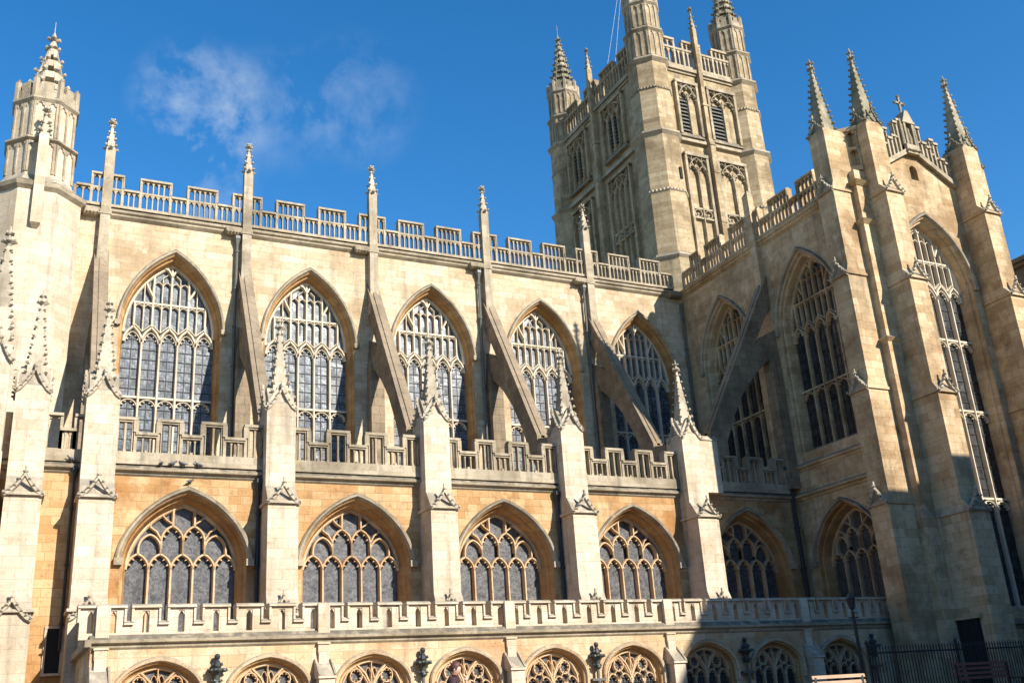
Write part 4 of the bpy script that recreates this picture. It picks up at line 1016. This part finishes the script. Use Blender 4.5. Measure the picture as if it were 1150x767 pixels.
# ================================================================== OTHER BUILDINGS
MT['bath'] = stone('terrace_ashlar', (.25, .19, .12), (.20, .155, .10), (.24, .18, .11), .6, joints=.7, streak=.3)
MT['slate'] = plain('slate_roof', (.09, .095, .10), .7)
MT['wood'] = plain('painted_wood', (.7, .68, .62), .5)
def townhouse(name, label, x0, x1, y0, y1, z1, rows, side, roofdir='y'):
    """simple stone terrace block with sash windows on one wall (side 'w' or 'n')"""
    t = thing(name, label, 'building', ((x0+x1)/2, (y0+y1)/2, ZG))
    ox, oy = (x0+x1)/2, (y0+y1)/2
    m = MB(-ox, -oy, -ZG); m.box(x0, x1, y0, y1, ZG-.5, z1); m.build('wall', MT['bath'], t)
    m = MB(-ox, -oy, -ZG); m.prism([(x0-.25, y0-.25), (x1+.25, y0-.25), (x1+.25, y1+.25), (x0-.25, y1+.25)], z1-.35, z1-.15, 'z'); m.prism([(x0-.45, y0-.45), (x1+.45, y0-.45), (x1+.45, y1+.45), (x0-.45, y1+.45)], z1-.15, z1+.1, 'z'); m.build('eaves', MT['bath'], t)
    m = MB(-ox, -oy, -ZG); m.taper(x0, x1, y0, y1, z1+.1, x0+2.5, x1-2.5, y0+2.5, y1-2.5, z1+1.3); m.build('roof', MT['slate'], t)
    n = int(((y1-y0) if side in 'we' else (x1-x0))/2.8)
    for r in range(rows):
        for k in range(n):
            u = 1.6+k*2.8; zz = ZG+1.2+r*(z1-ZG-1.5)/rows
            cx, cy, rz = (x0, y1-u, RW) if side == 'w' else (x1, y1-u, R(90)) if side == 'e' else (x1-u, y1, R(180))
            f = MB()
            for a, b_, c_, d_ in ((-.6, -.5, 0, 1.9), (.5, .6, 0, 1.9), (-.6, .6, 1.8, 1.95), (-.7, .7, -.12, 0), (-.5, .5, .92, .98), (-.02, .02, 0, 1.9)): f.box(a, b_, -.09, 0, c_, d_)
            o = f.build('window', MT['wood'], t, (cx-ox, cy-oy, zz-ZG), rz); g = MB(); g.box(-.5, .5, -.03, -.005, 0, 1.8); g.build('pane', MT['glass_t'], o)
    return t
townhouse('town_building', 'dark stone building edge with moulded eaves behind the far transept buttress', 48, 60, -24, 5.5, 21.9, 5, 'w')
townhouse('terraced_house', 'tall stone terrace south of the church casting the broad shade on the transept foot', 32.5, 52, -46, -22, 19.8, 5, 'n')

townhouse('terraced_house', 'long stone terrace closing the square on the west side, added out of view to block low sky light', -42, -27, -62, -4, 15.0, 4, 'e')  # unseen block added to keep western sky light off the lower walls
townhouse('terraced_house', 'long stone terrace closing the square behind the viewer, added unseen to cut low sky fill', -24, 30, -76, -58, 15.0, 4, 'n')  # added behind the camera to reduce sky fill near the ground

# ================================================================== SMALL THINGS
MT['bench_l'] = plain('pale_bench_wood', (.36, .22, .13), .6, nscale=3)
MT['bench_r'] = plain('red_bench_wood', (.22, .07, .045), .6, nscale=3)
def bench(label, loc, rz, ln, mat, bh=.9):
    t = thing('park_bench', label, 'bench', loc, rz); h = ln/2
    m = MB()
    for k in range(4): m.box(-h, h, -.42+k*.12, -.33+k*.12, .42, .455)
    m.build('seat', MT[mat], t)
    m = MB()
    for k in range(4): z = bh-.09-k*.145; m.add([(-h, .06+.0*k, z), (h, .06, z), (h, .1, z), (-h, .1, z), (-h, .08, z+.085), (h, .08, z+.085), (h, .12, z+.085), (-h, .12, z+.085)], [(0, 3, 2, 1), (4, 5, 6, 7), (0, 1, 5, 4), (2, 3, 7, 6), (1, 2, 6, 5), (0, 4, 7, 3)])
    m.build('backrest', MT[mat], t)
    for x in (-h+.1, h-.1):
        for y in (-.4, .09):
            m = MB(); m.box(x-.035, x+.035, y-.03, y+.03, 0, .62 if y < 0 else bh-.05); m.build('leg', MT['iron'], t)
        m = MB(); m.box(x-.04, x+.04, -.44, .1, .62, .66); m.build('armrest', MT['iron'], t)
    return t
bench('pale slatted wooden bench in the sun below the end of the low corridor', (17.15, -10.05, ZG), 0, 1.8, 'bench_l', .93)
b2 = bench('dark red slatted bench in deep shade before the iron railing', (26.8, -6.4, ZG), 0, 2.6, 'bench_r', 1.2)
def railing(x0, x1, y, z0, h):
    t = thing('iron_railing', 'black spiked iron railing along the shaded foot of the transept', 'railing', ((x0+x1)/2, y, z0)); c = (x0+x1)/2
    m = MB(); n = int((x1-x0)/.14)
    for i in range(n+1):
        x = x0+i*(x1-x0)/n-c; m.box(x-.012, x+.012, -.012, .012, 0, h-.1); m.ngon(x, 0, [(.012, h-.12), (.03, h-.07), (.004, h+.04)], 4)
    m.build('spindles', MT['iron'], t)
    for z in (.2, h-.25): m = MB(); m.box(x0-c, x1-c, -.025, .025, z, z+.05); m.build('rail', MT['iron'], t)
    for x in (x0-c, 0, x1-c): m = MB(); m.box(x-.04, x+.04, -.04, .04, 0, h+.05); m.ngon(x, 0, [(.05, h+.05), (.07, h+.12), (.01, h+.22)], 6); m.build('post', MT['iron'], t)
railing(24.0, 32.5, -4.2, ZG, 1.95)
# pigeons
MT['bird'] = plain('pigeon_grey', (.07, .07, .08), .6, nscale=20)
def pigeon():
    m = MB(); n = 8; rings = [(-.17, .012, .0), (-.10, .03, .01), (-.04, .055, .02), (.03, .062, .03), (.09, .045, .055), (.115, .028, .09), (.125, .028, .115), (.15, .02, .12), (.175, .004, .112)]
    vs = []; fs = []
    for x, r, z in rings:
        for i in range(n): a = 2*math.pi*i/n; vs.append((x, r*math.cos(a), .10+z+r*math.sin(a)*.95))
    for k in range(len(rings)-1):
        for i in range(n): fs.append((k*n+i, k*n+(i+1) % n, (k+1)*n+(i+1) % n, (k+1)*n+i))
    fs += [tuple(range(n-1, -1, -1)), tuple((len(rings)-1)*n+i for i in range(n))]
    m.add(vs, fs)
    for s_ in (-1, 1): m.box(.0, .012, s_*.025-.006, s_*.025+.006, 0, .08)
    return m
pb = pigeon()
LBL = ['dark pigeon alone on the ledge left of the first full pier', 'dark pigeon, leftmost of the four on the ledge above the first aisle window',
       'dark pigeon, second from left of the four on the ledge above the first aisle window', 'dark pigeon, third from left of the four on the ledge above the first aisle window',
       'dark pigeon, rightmost of the four on the ledge above the first aisle window', 'dark pigeon perched on the very tip of the first aisle window arch']
base = None
for (x, y, z, a), lb in zip([(-.85, 6.02, 8.42, 200), (2.12, 6.02, 8.42, 60), (2.5, 6.02, 8.42, 10), (2.88, 6.02, 8.42, 160), (3.42, 6.02, 8.42, 185), (3.17, 6.18, 7.84, 30)], LBL):
    if base is None: o = base = pb.build('pigeon', MT['bird'], None, smooth=True)
    else: o = base.copy(); scene.collection.objects.link(o)
    o.location = (x, y, z); o.rotation_euler = (0, 0, R(a)); tag(o, lb, 'bird', 'pigeons on the stone ledges')

# ---- person ---------------------------------------------------------------
MT['skin'] = plain('skin', (.62, .38, .28), .5, var=.08, bump=.05); MT['hair'] = plain('auburn_hair', (.09, .03, .02), .6, nscale=40, var=.5, bump=.6)
MT['jacket'] = plain('maroon_jacket', (.035, .012, .018), .8, nscale=12); MT['jeans'] = plain('dark_jeans', (.03, .035, .06), .8, nscale=20)
def skin_mesh(name, verts, edges, radii, mat, parent, root=0, sub=2):
    me = bpy.data.meshes.new(name); me.from_pydata(verts, edges, []); o = bpy.data.objects.new(name, me); scene.collection.objects.link(o)
    o.parent = parent; md = o.modifiers.new('skin', 'SKIN'); sv = me.skin_vertices[0].data
    for i, r in enumerate(radii): sv[i].radius = (r, r) if not isinstance(r, tuple) else r; sv[i].use_root = (i == root)
    md.use_smooth_shade = True; s_ = o.modifiers.new('sub', 'SUBSURF'); s_.levels = s_.render_levels = sub
    me.materials.append(mat); return o
per = thing('person', 'person in a dark maroon jacket with auburn hair, head bowed, hand near the chin', 'person', (5.86, -11.02, -1.5), R(60))
per.scale = (1.06, 1.06, 1.06)
# faces local -y; looks to the right of the picture
V = [(0, 0, .95), (0, .01, 1.15), (0, .02, 1.35), (0, 0, 1.45), (0, -.03, 1.50),
     (-.17, .01, 1.38), (-.24, -.02, 1.14), (-.20, -.22, 1.10), (-.14, -.32, 1.22),
     (.17, .01, 1.38), (.24, -.02, 1.12), (.16, -.2, 1.18), (.06, -.24, 1.38),
     (-.09, 0, .88), (-.10, -.01, .48), (-.10, .02, .08), (-.10, -.12, .04), (.09, 0, .88), (.10, -.01, .48), (.10, .02, .08), (.10, -.12, .04)]
E_ = [(0, 1), (1, 2), (2, 3), (3, 4), (2, 5), (5, 6), (6, 7), (7, 8), (2, 9), (9, 10), (10, 11), (11, 12), (0, 13), (13, 14), (14, 15), (15, 16), (0, 17), (17, 18), (18, 19), (19, 20)]
rad = [.15, .14, .13, .06, .05, .065, .05, .042, .03, .065, .05, .042, .028, .09, .06, .045, .035, .09, .06, .045, .035]
rad = [(r*1.15, r*.85) if i in (0, 1, 2) else r for i, r in enumerate(rad)]
body = skin_mesh('body', V, E_, rad, MT['skin'], per)
jv = [(0, .0, .86), (0, .01, 1.15), (0, .02, 1.36), (0, .0, 1.45), (-.17, .01, 1.38), (-.24, -.02, 1.14), (-.20, -.22, 1.10), (-.16, -.29, 1.18), (.17, .01, 1.38), (.24, -.02, 1.12), (.16, -.2, 1.18), (.09, -.23, 1.31)]
je = [(0, 1), (1, 2), (2, 3), (2, 4), (4, 5), (5, 6), (6, 7), (2, 8), (8, 9), (9, 10), (10, 11)]
skin_mesh('jacket', jv, je, [.19, .17, .16, .085, .09, .07, .06, .055, .09, .07, .06, .05], MT['jacket'], per)
tv = [(0, 0, .95), (-.09, 0, .86), (-.10, -.01, .48), (-.10, .02, .12), (.09, 0, .86), (.10, -.01, .48), (.10, .02, .12)]
skin_mesh('trousers', tv, [(0, 1), (1, 2), (2, 3), (0, 4), (4, 5), (5, 6)], [.165, .11, .08, .07, .11, .08, .07], MT['jeans'], per)
def ellip(mb, c, r, n=16, m=12, f=None):
    vs = []; fs = []
    for j in range(m+1):
        th = math.pi*j/m
        for i in range(n):
            ph = 2*math.pi*i/n; p = [math.sin(th)*math.cos(ph), math.sin(th)*math.sin(ph), math.cos(th)]
            if f: p = f(p)
            vs.append((c[0]+r[0]*p[0], c[1]+r[1]*p[1], c[2]+r[2]*p[2]))
    for j in range(m):
        for i in range(n): fs.append((j*n+i, (j+1)*n+i, (j+1)*n+(i+1) % n, j*n+(i+1) % n))
    mb.add(vs, fs)
def headf(p):
    x, y, z = p
    if z < 0: x *= 1+.28*z; y *= 1+.12*z
    if y < -.75 and -.35 < z < .15: y *= 1.0+.22*math.exp(-(x/.16)**2)*max(0, 1-abs(z+.12)/.22)      # nose
    return [x, y, z]
hd = MB(); ellip(hd, (0, 0, 0), (.078, .098, .122), 24, 20, headf)
for s_ in (-1, 1): ellip(hd, (s_*.078, .01, -.01), (.012, .02, .032), 8, 6)
ho = hd.build('head', MT['skin'], per, (0, -.045, 1.60), 0, True); ho.rotation_euler = (R(24), 0, 0)
hh = MB(); ellip(hh, (0, .018, .03), (.092, .106, .118), 24, 16, lambda p: [p[0], p[1] if p[1] > -.5 or p[2] > .35 else -.5+(p[1]+.5)*.2, p[2] if p[2] > -.5 or p[1] > .1 else -.2])
hh.build('hair', MT['hair'], ho, smooth=True)
ey = MB()
for s_ in (-1, 1): ellip(ey, (s_*.03, -.088, .005), (.012, .008, .008), 8, 6)
ey.build('eyes', MT['dark'], ho, smooth=True); mo = MB(); ellip(mo, (0, -.089, -.06), (.024, .008, .007), 8, 6); MT['lips'] = plain('lips', (.4, .12, .1), .5, var=.1); mo.build('mouth', MT['lips'], ho, smooth=True)
def hand(base_, dirv, palm_up):
    d = Vector(dirv).normalized(); n = Vector(palm_up).normalized(); s_ = d.cross(n).normalized(); b_ = Vector(base_)
    vs = [b_, b_+d*.045, b_+d*.085]; es = [(0, 1), (1, 2)]; rr = [(.026, .017), (.036, .015), (.036, .013)]
    for k, ln in enumerate((.062, .072, .066, .052)):
        o_ = s_*(.03-.02*k); i0 = len(vs)
        vs += [b_+d*.08+o_, b_+d*(.08+ln*.5)+o_*1.05+n*.012, b_+d*(.08+ln*.85)+o_*1.05+n*.035]; es += [(2, i0), (i0, i0+1), (i0+1, i0+2)]; rr += [(.010, .010), (.009, .009), (.008, .008)]
    i0 = len(vs); vs += [b_+d*.03+s_*.032+n*.01, b_+d*.06+s_*.055+n*.025, b_+d*.085+s_*.05+n*.04]; es += [(1, i0), (i0, i0+1), (i0+1, i0+2)]; rr += [(.011, .011), (.010, .010), (.009, .009)]
    return skin_mesh('hand', [tuple(v) for v in vs], es, rr, MT['skin'], per, 0, 1)
hand((.065, -.235, 1.375), (-.25, .15, 1), (0, 1, -.2)); hand((-.145, -.31, 1.21), (.3, -.4, .8), (.4, .6, 0))

# lamp post before the shaded end of the corridor
t = thing('lamp_post', 'slim black iron lamp post before the shaded end of the low corridor', 'lamp post', (24.8, -3, ZG))
m = MB(); m.ngon(0, 0, [(.14, 0), (.14, .3), (.08, .5), (.06, 1.2), (.055, 3.2), (.04, 3.3)], 10); m.box(-.22, .22, -.02, .02, 3.0, 3.04); m.build('post', MT['iron'], t)
m = MB(); m.ngon(0, 0, [(.05, 3.3), (.10, 3.36), (.15, 3.66), (.17, 3.68), (.06, 3.82), (.02, 3.92)], 6); m.build('lantern', MT['iron'], t)
# flagpole stays above the tower
t = thing('flagpole', 'flagpole with thin pale stays rising from the tower roof', 'flagpole', (37.6, 22.6, 24))
m = MB(); m.ngon(0, 0, [(.1, 0), (.06, 33)], 8); m.build('pole', MT['wood'], t)
for (x, y) in ((-3.8, -1.6), (-3.7, .2), (3.5, 1.0)):
    m = MB(); n_ = 4
    p0_, p1_ = Vector((x, y, 17.2)), Vector((0, 0, 32.5)); m.add([tuple(p0_+Vector((.011*math.cos(k), .011*math.sin(k), 0))) for k in (0, 2.1, 4.2)]+[tuple(p1_+Vector((.011*math.cos(k), .011*math.sin(k), 0))) for k in (0, 2.1, 4.2)], [(0, 1, 4, 3), (1, 2, 5, 4), (2, 0, 3, 5)])
    m.build('stay', MT['wood'], t)
